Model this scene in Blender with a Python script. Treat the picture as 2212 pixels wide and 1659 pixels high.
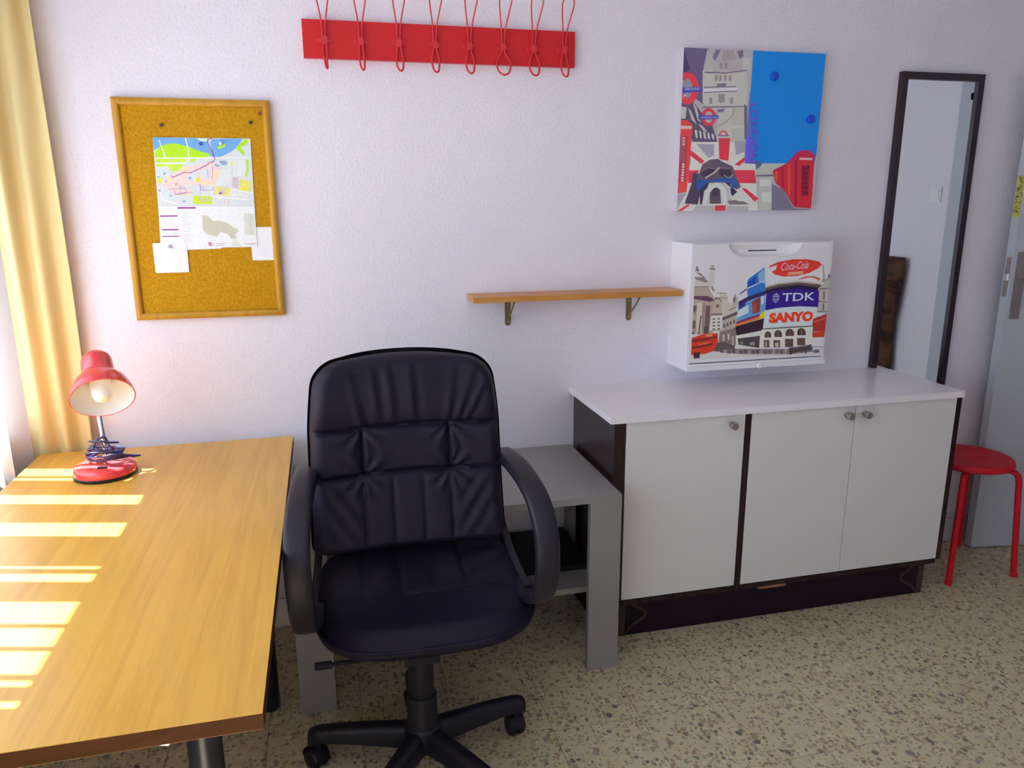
import bpy, bmesh, math, random
import numpy as np
from mathutils import Vector, Matrix
S = bpy.context.scene
C = S.collection
for o in list(bpy.data.objects): bpy.data.objects.remove(o)
random.seed(4)
PI = math.pi
# ------------------------------------------------------------------ camera
F_PX, PITCH, YAW, ROLL = 1645.85, 0.23752, 0.24029, 0.00489
CAM_H, CAM_D = 1.5171, 2.6446
cam_data = bpy.data.cameras.new('camera'); cam = bpy.data.objects.new('camera', cam_data); C.objects.link(cam)
cam_data.sensor_fit = 'HORIZONTAL'; cam_data.sensor_width = 36.0; cam_data.lens = 36.0*F_PX/2212.0
cam_data.clip_start = 0.02
_R = Vector((math.cos(YAW), -math.sin(YAW), 0)); _H = Vector((math.sin(YAW), math.cos(YAW), 0)); _Z = Vector((0, 0, 1))
_F = _H*math.cos(PITCH) - _Z*math.sin(PITCH); _U = _H*math.sin(PITCH) + _Z*math.cos(PITCH)
_X = _R*math.cos(ROLL) - _U*math.sin(ROLL); _Y = _R*math.sin(ROLL) + _U*math.cos(ROLL)
cam.matrix_world = Matrix(((_X.x, _Y.x, -_F.x, 0), (_X.y, _Y.y, -_F.y, -CAM_D), (_X.z, _Y.z, -_F.z, CAM_H), (0, 0, 0, 1)))
S.camera = cam
# ------------------------------------------------------------------ light: sky, sun, exposure
WORLD_COL, WORLD_STR = (0.62, 0.77, 1.0), 8.8
SUN_STR, SUN_COL, SUN_EL, SUN_SL = 82.0, (.98, 0.965, 1.0), math.radians(60.5), 0.26
world = bpy.data.worlds.new('sky'); S.world = world; world.use_nodes = True
bg = world.node_tree.nodes['Background']; bg.inputs[0].default_value = (*WORLD_COL, 1); bg.inputs[1].default_value = WORLD_STR
sun_dir = Vector((1, -SUN_SL, 0)).normalized()*math.cos(SUN_EL) - Vector((0, 0, math.sin(SUN_EL)))
sd = bpy.data.lights.new('sun', 'SUN'); sd.energy = SUN_STR; sd.color = SUN_COL; sd.angle = math.radians(0.53)
sun = bpy.data.objects.new('sun', sd); C.objects.link(sun); sun.location = (-4, 1, 6)
sun.rotation_euler = (-sun_dir).to_track_quat('Z', 'Y').to_euler()
WY0, WY1, WZ0, WZ1, WX0, WX1 = -3.30, -0.05, 0.80, 2.12, -1.25, -1.0     # window opening in the left wall; unseen stretch past the viewer added for fill
pd = bpy.data.lights.new('window_portal', 'AREA'); pd.shape = 'RECTANGLE'; pd.size = WY1-WY0; pd.size_y = WZ1-WZ0
pd.cycles.is_portal = True
po = bpy.data.objects.new('window_portal', pd); C.objects.link(po); po.location = (WX0-0.01, (WY0+WY1)/2, (WZ0+WZ1)/2)
po.rotation_euler = (0, -PI/2, 0)
S.view_settings.view_transform = 'Standard'; S.view_settings.look = 'None'
S.view_settings.exposure = -0.58; S.view_settings.gamma = 1.0; S.view_settings.use_curve_mapping = False
S.cycles.use_denoising = True; S.cycles.max_bounces = 10; S.cycles.diffuse_bounces = 6; S.cycles.transparent_max_bounces = 8
S.cycles.caustics_reflective = False; S.cycles.caustics_refractive = False; S.cycles.sample_clamp_indirect = 8.0

# ------------------------------------------------------------------ material helpers
def srgb(r, g, b):
    f = lambda c: c/12.92 if c <= .04045 else ((c+.055)/1.055)**2.4
    return (f(r/255), f(g/255), f(b/255))
class N:
    def __init__(s, name):
        s.m = bpy.data.materials.new(name); s.m.use_nodes = True; s.t = s.m.node_tree; s.n = s.t.nodes; s.l = s.t.links
        s.b = s.n['Principled BSDF']; s.out = s.n['Material Output']
    def add(s, typ, **kw):
        q = s.n.new(typ)
        for k, v in kw.items(): setattr(q, k, v)
        return q
    def link(s, a, b): s.l.new(a, b)
    def coord(s, kind='Object'):
        return s.add('ShaderNodeTexCoord').outputs[kind]
    def pos(s): return s.add('ShaderNodeNewGeometry').outputs['Position']
    def mapping(s, v, scale=(1, 1, 1), rot=(0, 0, 0)):
        q = s.add('ShaderNodeMapping'); q.inputs['Scale'].default_value = scale; q.inputs['Rotation'].default_value = rot; s.link(v, q.inputs[0]); return q.outputs[0]
    def noise(s, v, scale, detail=3, rough=.5, dist=0):
        q = s.add('ShaderNodeTexNoise'); q.inputs['Scale'].default_value = scale; q.inputs['Detail'].default_value = detail
        q.inputs['Roughness'].default_value = rough; q.inputs['Distortion'].default_value = dist
        if v is not None: s.link(v, q.inputs['Vector'])
        return q.outputs['Fac']
    def ramp(s, f, stops, interp='LINEAR'):
        q = s.add('ShaderNodeValToRGB'); q.color_ramp.interpolation = interp; e = q.color_ramp.elements
        while len(e) < len(stops): e.new(.5)
        for i, (p, c) in enumerate(stops): e[i].position = p; e[i].color = (*c, 1) if len(c) == 3 else c
        s.link(f, q.inputs[0]); return q.outputs[0]
    def mix(s, f, a, b, mode='MIX'):
        q = s.add('ShaderNodeMix', data_type='RGBA', blend_type=mode)
        for i, v in ((0, f), (6, a), (7, b)):
            if isinstance(v, (int, float)): q.inputs[i].default_value = v
            elif isinstance(v, tuple): q.inputs[i].default_value = (*v, 1)
            else: s.link(v, q.inputs[i])
        return q.outputs[2]
    def bump(s, h, strength=.3, dist=.002):
        q = s.add('ShaderNodeBump'); q.inputs['Strength'].default_value = strength; q.inputs['Distance'].default_value = dist
        s.link(h, q.inputs['Height']); s.link(q.outputs[0], s.b.inputs['Normal'])
    def set(s, col=None, rough=.5, metal=0, spec=.5):
        if col is not None:
            if isinstance(col, tuple): s.b.inputs['Base Color'].default_value = (*col, 1)
            else: s.link(col, s.b.inputs['Base Color'])
        s.b.inputs['Roughness'].default_value = rough; s.b.inputs['Metallic'].default_value = metal
        s.b.inputs['Specular IOR Level'].default_value = spec
        return s.m
def plain(name, col, rough=.5, metal=0, spec=.5, var=.06, vs=14, bump=0, bs=200):
    n = N(name); f = n.noise(n.coord(), vs, 4)
    c = n.mix(f, tuple(x*(1-var) for x in col), tuple(min(1, x*(1+var)) for x in col))
    n.set(c, rough, metal, spec)
    if bump: n.bump(n.noise(n.coord(), bs, 2), bump, .001)
    return n.m
M = {}
n = N('stucco_wall'); p = n.pos()                                    # fine splattered plaster
c = n.mix(n.noise(p, 1.3, 3), (.80, .765, .82), (.84, .805, .86)); n.set(c, .75, 0, .3)
d1 = n.ramp(n.noise(p, 105, 3, .6), [(.48, (0, 0, 0)), (.66, (1, 1, 1))])
d2 = n.noise(p, 45, 3)
n.bump(n.mix(.35, d1, d2), .38, .0030); M['wall'] = n.m
M['ceiling'] = plain('ceiling_paint', (.82, .81, .82), .8, 0, .2)
M['white_paint'] = plain('white_paint', (.78, .78, .80), .45)
M['door_paint'] = plain('door_paint', (.50, .53, .58), .4, 0, .4, .03, 5)
M['grout'] = plain('grout', (.20, .18, .14), .9)
n = N('terrazzo'); p = n.pos()
oi = n.add('ShaderNodeObjectInfo')
sh = n.add('ShaderNodeVectorMath', operation='MULTIPLY_ADD'); cx = n.add('ShaderNodeCombineXYZ')
for i in range(3): n.link(oi.outputs['Random'], cx.inputs[i])
n.link(cx.outputs[0], sh.inputs[0]); sh.inputs[1].default_value = (7.3, 3.1, 0); n.link(p, sh.inputs[2])
pv = sh.outputs[0]
wq = n.add('ShaderNodeTexNoise'); wq.inputs['Scale'].default_value = 28; n.link(pv, wq.inputs['Vector'])
wa = n.add('ShaderNodeVectorMath', operation='MULTIPLY_ADD'); n.link(wq.outputs['Color'], wa.inputs[0]); wa.inputs[1].default_value = (.022, .022, 0); n.link(pv, wa.inputs[2])
base = n.mix(n.noise(pv, 60, 4), (.46, .40, .225), (.62, .555, .36))
col = base
for sc, thr, rad, soft, amt, stops in ((42, .25, .42, .16, .45, [(0, (.30, .25, .16)), (.3, (.60, .55, .42)), (.55, (.42, .33, .17)), (.8, (.72, .68, .52)), (1, (.40, .37, .30))]),
                            (56, .56, .36, .10, .95, [(0, (.11, .095, .095)), (.25, (.22, .18, .13)), (.5, (.36, .22, .09)), (.75, (.26, .24, .21)), (1, (.46, .30, .13))]),
                            (88, .48, .36, .10, .9, [(0, (.15, .12, .11)), (.35, (.36, .25, .12)), (.7, (.30, .28, .21)), (1, (.40, .30, .17))]),
                            (33, .84, .27, .08, .9, [(0, (.09, .08, .09)), (.4, (.22, .19, .16)), (.7, (.34, .23, .11)), (1, (.24, .23, .23))])):
    v = n.add('ShaderNodeTexVoronoi', feature='F1'); v.inputs['Scale'].default_value = sc; n.link(wa.outputs[0], v.inputs['Vector'])
    sp = n.add('ShaderNodeSeparateColor'); n.link(v.outputs['Color'], sp.inputs[0])
    pick = n.add('ShaderNodeMath', operation='GREATER_THAN'); n.link(sp.outputs[0], pick.inputs[0]); pick.inputs[1].default_value = thr
    near = n.ramp(v.outputs['Distance'], [(rad, (amt, amt, amt)), (rad+soft, (0, 0, 0))])
    mm = n.add('ShaderNodeMath', operation='MULTIPLY'); n.link(pick.outputs[0], mm.inputs[0]); n.link(near, mm.inputs[1])
    chip = n.ramp(sp.outputs[1], stops)
    col = n.mix(mm.outputs[0], col, chip)
n.set(col, .36, 0, .42); M['terrazzo'] = n.m
def wood(name, dark, light, scale=(9, .9, 9), rough=.38, spec=.45, rot=(0, 0, 0), fine=60, amt=.5):
    n = N(name); v = n.mapping(n.coord(), scale, rot)
    f = n.noise(v, 2.2, 6, .62, 1.1); g = n.noise(v, fine/4, 3, .7)
    r = n.ramp(f, [(.36, dark), (.47, tuple((a+b)/2 for a, b in zip(dark, light))), (.60, light)])
    n.set(n.mix(amt*.35, r, n.ramp(g, [(.35, dark), (.65, light)])), rough, 0, spec); return n.m
M['desk_wood'] = wood('desk_laminate', (.53, .275, .036), (.64, .355, .052), (16, .9, 16), .30, .45)
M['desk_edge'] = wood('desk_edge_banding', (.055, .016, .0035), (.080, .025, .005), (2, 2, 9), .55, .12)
M['shelf_wood'] = wood('shelf_laminate', (.45, .185, .035), (.56, .25, .05), (.9, 8, 8), .35)
M['frame_wood'] = wood('board_frame_wood', (.42, .205, .018), (.53, .28, .032), (10, 10, 2), .5, .25)
M['dark_wood'] = wood('dark_brown_veneer', (.012, .004, .007), (.026, .010, .011), (6, 6, .8), .25, .35)
M['kick_wood'] = wood('dark_plinth_board', (.009, .003, .010), (.015, .006, .014), (1, 6, 6), .5, .2)
M['worn_wood'] = plain('worn_brown_wood', (.050, .030, .018), .6, 0, .4, .4, 30)
M['light_wood'] = plain('bare_wood_block', (.30, .13, .05), .6, 0, .3, .3, 30)
n = N('cork'); p = n.coord()
c = n.ramp(n.noise(p, 150, 5, .75), [(.30, (.33, .150, .006)), (.50, (.45, .225, .008)), (.68, (.57, .31, .016))]); n.set(c, .85, 0, .08); n.bump(n.noise(p, 160, 4, .7), .35, .001); M['cork'] = n.m
M['red_paint'] = plain('red_lacquer', (.54, .017, .021), .45, 0, .25)
M['red_wire'] = plain('red_coated_wire', (.58, .024, .034), .38, 0, .4)
M['red_stool'] = plain('red_stool_paint', (.58, .012, .022), .45, 0, .2)
M['red_gloss'] = plain('glossy_red_enamel', (.66, .050, .055), .16, 0, .6, .03)
M['shade_white'] = plain('white_enamel', (.80, .86, .96), .3, 0, .5, .02)
M['bulb'] = plain('frosted_bulb_glass', (.86, .89, .94), .25, 0, .5, .02)
M['chrome'] = plain('polished_chrome', (.80, .80, .82), .12, 1, .5, .02)
M['satin'] = plain('satin_nickel', (.46, .42, .40), .32, 1, .5, .05, 60)
M['brass'] = plain('dull_brass', (.26, .19, .085), .5, .7, .5, .12, 60)
M['black_plastic'] = plain('black_plastic', (.008, .007, .012), .42, 0, .3, .1)
M['arm_plastic'] = plain('charcoal_plastic', (.013, .011, .018), .42, 0, .32, .1, 14, .15, 500)
M['navy_cable'] = plain('dark_blue_cable', (.012, .018, .075), .28, 0, .6)
M['black_paint'] = plain('black_leg_paint', (.010, .008, .016), .3, 0, .5, .1)
M['grey_panel'] = plain('grey_laminate', (.25, .238, .235), .42, 0, .45, .04, 8)
M['white_lam'] = plain('white_laminate', (.72, .705, .685), .35, 0, .45, .02, 6)
M['white_top'] = plain('white_worktop_laminate', (.88, .835, .86), .22, 0, .5, .02, 6)
M['white_plastic'] = plain('white_plastic', (.87, .845, .86), .28, 0, .5, .02)
M['black_board'] = plain('black_card', (.008, .007, .010), .6, 0, .3)
M['dark_slot'] = plain('dark_slot', (.03, .012, .04), .7, 0, .2)
M['mirror_frame'] = plain('dark_mirror_frame', (.020, .008, .016), .35, 0, .5, .2)
M['paper'] = plain('white_paper', (.86, .86, .88), .6, 0, .3, .03, 25)
M['tile_white'] = plain('white_glazed_tile', (.72, .71, .71), .25, 0, .5, .04, 9)
M['magnet'] = plain('blue_magnet', (.006, .060, .62), .3, 0, .5, .05)
M['board_side'] = plain('board_side_white', (.62, .58, .64), .5)
n = N('mirror_glass'); n.set((.84, .87, .90), .015, 1, .5); M['mirror'] = n.m
n = N('black_leather'); p = n.coord()
c = n.mix(n.noise(p, 9, 3), (.0065, .0048, .0150), (.0100, .0078, .0215)); n.set(c, .50, 0, .2)
n.bump(n.mix(.5, n.noise(p, 340, 2), n.noise(p, 38, 4, .6)), .16, .0016); M['leather'] = n.m
def fabric(name, col, trans, tcol, fs=900):
    n = N(name); n.set(n.mix(n.noise(n.coord(), fs, 2), tuple(x*.9 for x in col), col), .85, 0, .1)
    t = n.add('ShaderNodeBsdfTranslucent'); t.inputs[0].default_value = (*tcol, 1)
    m = n.add('ShaderNodeMixShader'); m.inputs[0].default_value = trans
    n.link(n.b.outputs[0], m.inputs[1]); n.link(t.outputs[0], m.inputs[2]); n.link(m.outputs[0], n.out.inputs[0]); return n.m
M['curtain'] = fabric('pale_yellow_curtain_cloth', (.86, .70, .34), .20, (.84, .68, .32))
M['slat'] = fabric('white_blind_cloth', (.80, .79, .78), .025, (.80, .79, .77))
n = N('window_glass'); t = n.add('ShaderNodeBsdfTransparent'); g = n.add('ShaderNodeBsdfGlossy'); g.inputs[1].default_value = .02
m = n.add('ShaderNodeMixShader'); m.inputs[0].default_value = .05
n.link(t.outputs[0], m.inputs[1]); n.link(g.outputs[0], m.inputs[2]); n.link(m.outputs[0], n.out.inputs[0]); M['glass'] = n.m
def printed(name, rough):
    n = N(name); a = n.add('ShaderNodeAttribute', attribute_name='ink')
    n.set(n.mix(n.mix(.10, (1.0, 1.0, 1.0), n.ramp(n.noise(n.coord(), 260, 3, .7), [(.3, (.35, .35, .35)), (.7, (1, 1, 1))])), (0, 0, 0), a.outputs['Color']) if False else
          n.mix(.16, a.outputs['Color'], n.ramp(n.noise(n.coord(), 170, 4, .75), [(.34, (.25, .25, .25)), (.66, (1, 1, 1))]), 'MULTIPLY'), rough, 0, .4); return n.m
M['print_gloss'] = printed('printed_gloss_ink', .3); M['print_paper'] = printed('printed_paper_ink', .6)
n = N('brown_patterned_cloth'); p = n.coord()
c = n.ramp(n.noise(p, 9, 4, .6, .8), [(.34, (.020, .018, .020)), (.46, (.075, .042, .028)), (.56, (.15, .065, .035)), (.68, (.09, .085, .05))]); n.set(c, .9, 0, .1); M['pattern_cloth'] = n.m
n = N('yellow_tape_print'); c = n.ramp(n.noise(n.mapping(n.coord(), (20, 20, 40)), 1.6, 3, .8), [(.42, (.16, .16, .03)), (.52, (.55, .52, .10))]); n.set(c, .5); M['tape'] = n.m

# ------------------------------------------------------------------ mesh helpers
def obj(name, bm, mat, parent=None, smooth=True, angle=35, bevel=0, seg=2):
    if bevel:
        es = [e for e in bm.edges if len(e.link_faces) == 2 and e.calc_face_angle(0) > .6]
        bmesh.ops.bevel(bm, geom=es, offset=bevel, segments=seg, affect='EDGES', profile=.7)
    bmesh.ops.recalc_face_normals(bm, faces=bm.faces)
    me = bpy.data.meshes.new(name); bm.to_mesh(me); bm.free()
    mats = mat if isinstance(mat, list) else [mat]
    for m in mats: me.materials.append(M[m])
    if smooth:
        for f in me.polygons: f.use_smooth = True
        me.set_sharp_from_angle(angle=math.radians(angle))
    o = bpy.data.objects.new(name, me); C.objects.link(o)
    if parent is not None:
        o.parent = parent; o.matrix_parent_inverse = Matrix.Translation(-parent.location) if parent.type == 'EMPTY' else Matrix.Identity(4)
    return o
def thing(name, label, cat, loc=(0, 0, 0), group=None):
    o = bpy.data.objects.new(name, None); C.objects.link(o); o.location = loc; o.empty_display_size = .05
    o['label'] = label; o['category'] = cat
    if group: o['group'] = group
    return o
def tag(o, label, cat, group=None):
    o['label'] = label; o['category'] = cat
    if group: o['group'] = group
    return o
def struct(o): o['kind'] = 'structure'; return o
def box(bm, x0, x1, y0, y1, z0, z1, mi=0):
    vs = [bm.verts.new((x, y, z)) for x in (x0, x1) for y in (y0, y1) for z in (z0, z1)]
    for q in ((0, 1, 3, 2), (4, 6, 7, 5), (0, 4, 5, 1), (2, 3, 7, 6), (0, 2, 6, 4), (1, 5, 7, 3)):
        f = bm.faces.new([vs[i] for i in q]); f.material_index = mi
    return vs
def bbox(x0, x1, y0, y1, z0, z1):
    bm = bmesh.new(); box(bm, x0, x1, y0, y1, z0, z1); return bm
def frame_of(d):
    d = d.normalized(); a = Vector((0, 0, 1)) if abs(d.z) < .9 else Vector((1, 0, 0)); u = d.cross(a).normalized(); return u, d.cross(u).normalized()
def lathe(bm, prof, org=(0, 0, 0), axis=(0, 0, 1), seg=28, mi=0, closed=False):
    org = Vector(org); ax = Vector(axis).normalized(); u, w = frame_of(ax); rings = []
    for r, h in prof:
        if r < 1e-6: rings.append([bm.verts.new(org+ax*h)])
        else: rings.append([bm.verts.new(org+ax*h+(u*math.cos(2*PI*k/seg)+w*math.sin(2*PI*k/seg))*r) for k in range(seg)])
    prs = list(zip(rings[:-1], rings[1:]))
    if closed: prs.append((rings[-1], rings[0]))
    for A, B in prs:
        for k in range(seg):
            k2 = (k+1) % seg
            if len(A) == 1 and len(B) == 1: continue
            if len(A) == 1: f = bm.faces.new((A[0], B[k], B[k2]))
            elif len(B) == 1: f = bm.faces.new((A[k], B[0], A[k2]))
            else: f = bm.faces.new((A[k], B[k], B[k2], A[k2]))
            f.material_index = mi
def smooth_path(pts, sub=6, closed=False):
    P = [Vector(p) for p in pts]; n_ = len(P); out = []
    rng = range(n_ if closed else n_-1)
    for i in rng:
        g = lambda k: P[k % n_] if closed else P[max(0, min(n_-1, k))]
        a, b, c, d = g(i-1), g(i), g(i+1), g(i+2)
        for s in range(sub):
            t = s/sub; out.append(.5*((2*b)+(-a+c)*t+(2*a-5*b+4*c-d)*t*t+(-a+3*b-3*c+d)*t**3))
    if not closed: out.append(P[-1])
    return out
def tube(bm, pts, r, seg=8, closed=False, cap=True, mi=0):
    pts = [Vector(p) for p in pts]; n_ = len(pts); rings = []; u = None
    for i, p in enumerate(pts):
        a = pts[i-1] if (i or closed) else pts[0]; b = pts[(i+1) % n_] if (i < n_-1 or closed) else pts[-1]
        d = (b-a)
        d = d.normalized() if d.length > 1e-9 else Vector((0, 0, 1))
        if u is None: u, w = frame_of(d)
        else:
            u = (u-d*u.dot(d)); u = u.normalized() if u.length > 1e-6 else frame_of(d)[0]; w = d.cross(u)
        rr = r(i/(n_-1)) if callable(r) else r
        rings.append([bm.verts.new(p+(u*math.cos(2*PI*k/seg)+w*math.sin(2*PI*k/seg))*rr) for k in range(seg)])
    prs = list(zip(rings[:-1], rings[1:]))
    if closed: prs.append((rings[-1], rings[0]))
    for A, B in prs:
        for k in range(seg): bm.faces.new((A[k], A[(k+1) % seg], B[(k+1) % seg], B[k])).material_index = mi
    if cap and not closed: bm.faces.new(rings[0][::-1]); bm.faces.new(rings[-1])
def sweep(bm, path, side, w, h, rnd=.35):
    """rounded rectangular section (w across 'side', h thick) along a path"""
    path = [Vector(p) for p in path]; side = [Vector(s) for s in side] if isinstance(side, list) else [Vector(side)]*len(path); rings = []
    sec = []
    for k in range(16):
        a = 2*PI*k/16+PI/16; c, s = math.cos(a), math.sin(a)
        sec.append((math.copysign(abs(c)**rnd, c), math.copysign(abs(s)**rnd, s)))
    for i, p in enumerate(path):
        d = (path[min(i+1, len(path)-1)]-path[max(i-1, 0)]).normalized(); s = side[i]; s = (s-d*s.dot(d)).normalized(); nn = d.cross(s)
        rings.append([bm.verts.new(p+s*a*w/2+nn*b*h/2) for a, b in sec])
    for A, B in zip(rings[:-1], rings[1:]):
        for k in range(16): bm.faces.new((A[k], A[(k+1) % 16], B[(k+1) % 16], B[k]))
    bm.faces.new(rings[0][::-1]); bm.faces.new(rings[-1])
def prism(bm, poly, y0, y1, plane='xz'):
    """extrude a polygon (x,z) from y0 to y1"""
    mk = (lambda a, b, t: (a, t, b)) if plane == 'xz' else (lambda a, b, t: (a, b, t))
    A = [bm.verts.new(mk(a, b, y0)) for a, b in poly]; B = [bm.verts.new(mk(a, b, y1)) for a, b in poly]
    bm.faces.new(A); bm.faces.new(B[::-1])
    for k in range(len(poly)):
        k2 = (k+1) % len(poly); bm.faces.new((A[k], B[k], B[k2], A[k2]))
def rrect(x0, x1, z0, z1, r, n_=5):
    out = []
    for cx, cz, a0 in ((x1-r, z1-r, 0), (x0+r, z1-r, 90), (x0+r, z0+r, 180), (x1-r, z0+r, 270)):
        for k in range(n_+1):
            a = math.radians(a0+90*k/n_); out.append((cx+r*math.cos(a), cz+r*math.sin(a)))
    return out
def text_polys(s, w, h, org, shear=0, rot=0, bold=0.0, slope=0.0):
    """flat lettering as triangles scaled to w x h (mm) with its lower left corner at org"""
    cu = bpy.data.curves.new('lettering', 'FONT'); cu.body = s; cu.shear = shear; cu.offset = bold; cu.resolution_u = 3
    o = bpy.data.objects.new('lettering', cu); C.objects.link(o)
    dg = bpy.context.evaluated_depsgraph_get(); me = bpy.data.meshes.new_from_object(o.evaluated_get(dg))
    vs = [v.co.copy() for v in me.vertices]; fs = [list(f.vertices) for f in me.polygons]
    bpy.data.objects.remove(o); bpy.data.curves.remove(cu); bpy.data.meshes.remove(me)
    x0, x1 = min(v.x for v in vs), max(v.x for v in vs); z0, z1 = min(v.y for v in vs), max(v.y for v in vs); out = []
    ca, sa = math.cos(math.radians(rot)), math.sin(math.radians(rot))
    for f in fs:
        q = []
        for i in f:
            a = (vs[i].x-x0)/(x1-x0)*w; b = (vs[i].y-z0)/(z1-z0)*h + a*slope
            q += [org[0]+a*ca-b*sa, org[1]+a*sa+b*ca]
        out.append(q)
    return out
def print_mesh(name, art, extra, x0, z0, y, mat, parent, step=.00012, curve=None):
    """painted areas as one thin sheet of coloured polygons, later ones in front of earlier ones"""
    V = []; Fc = []; cols = []; boxes = []
    allp = [(c, [v/2 for v in q], None) for c, q in art]
    top = []
    for c, polys in extra:
        for q in polys: top.append((c, q))
    lay = []
    for c, q, _ in allp:
        bb = (min(q[0::2]), max(q[0::2]), min(q[1::2]), max(q[1::2])); L = 1
        for b2, l2 in boxes:
            if bb[0] < b2[1] and b2[0] < bb[1] and bb[2] < b2[3] and b2[2] < bb[3]: L = max(L, l2+1)
        boxes.append((bb, L)); lay.append((c, q, L))
    mx = max(l for _, _, l in lay)
    lay += [(c, q, mx+2) for c, q in top]
    for c, q, L in lay:
        pts = [(q[i], q[i+1]) for i in range(0, len(q), 2)]
        cl = []
        for p_ in pts:
            if not cl or abs(p_[0]-cl[-1][0])+abs(p_[1]-cl[-1][1]) > .05: cl.append(p_)
        if len(cl) > 2 and abs(cl[0][0]-cl[-1][0])+abs(cl[0][1]-cl[-1][1]) < .05: cl.pop()
        if len(cl) < 3: continue
        ar = sum(a[0]*b[1]-b[0]*a[1] for a, b in zip(cl, cl[1:]+cl[:1]))
        if abs(ar) < .05: continue
        if ar < 0: cl.reverse()
        st = len(V)
        for a, b in cl: V.append((x0+a/1000, y-L*step-(curve(a, b) if curve else 0), z0+b/1000))
        Fc.append(list(range(st, len(V)))); cols.append(tuple((k/255)**2.2 for k in c))
    me = bpy.data.meshes.new(name); me.from_pydata(V, [], Fc); me.materials.append(M[mat])
    ca = me.color_attributes.new('ink', 'FLOAT_COLOR', 'CORNER')
    for f, c in zip(me.polygons, cols):
        for li in f.loop_indices: ca.data[li].color = (*c, 1)
    o = bpy.data.objects.new(name, me); C.objects.link(o)
    if parent is not None:
        o.parent = parent; o.matrix_parent_inverse = Matrix.Translation(-parent.location) if parent.type == 'EMPTY' else Matrix.Identity(4)
    return o
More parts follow.
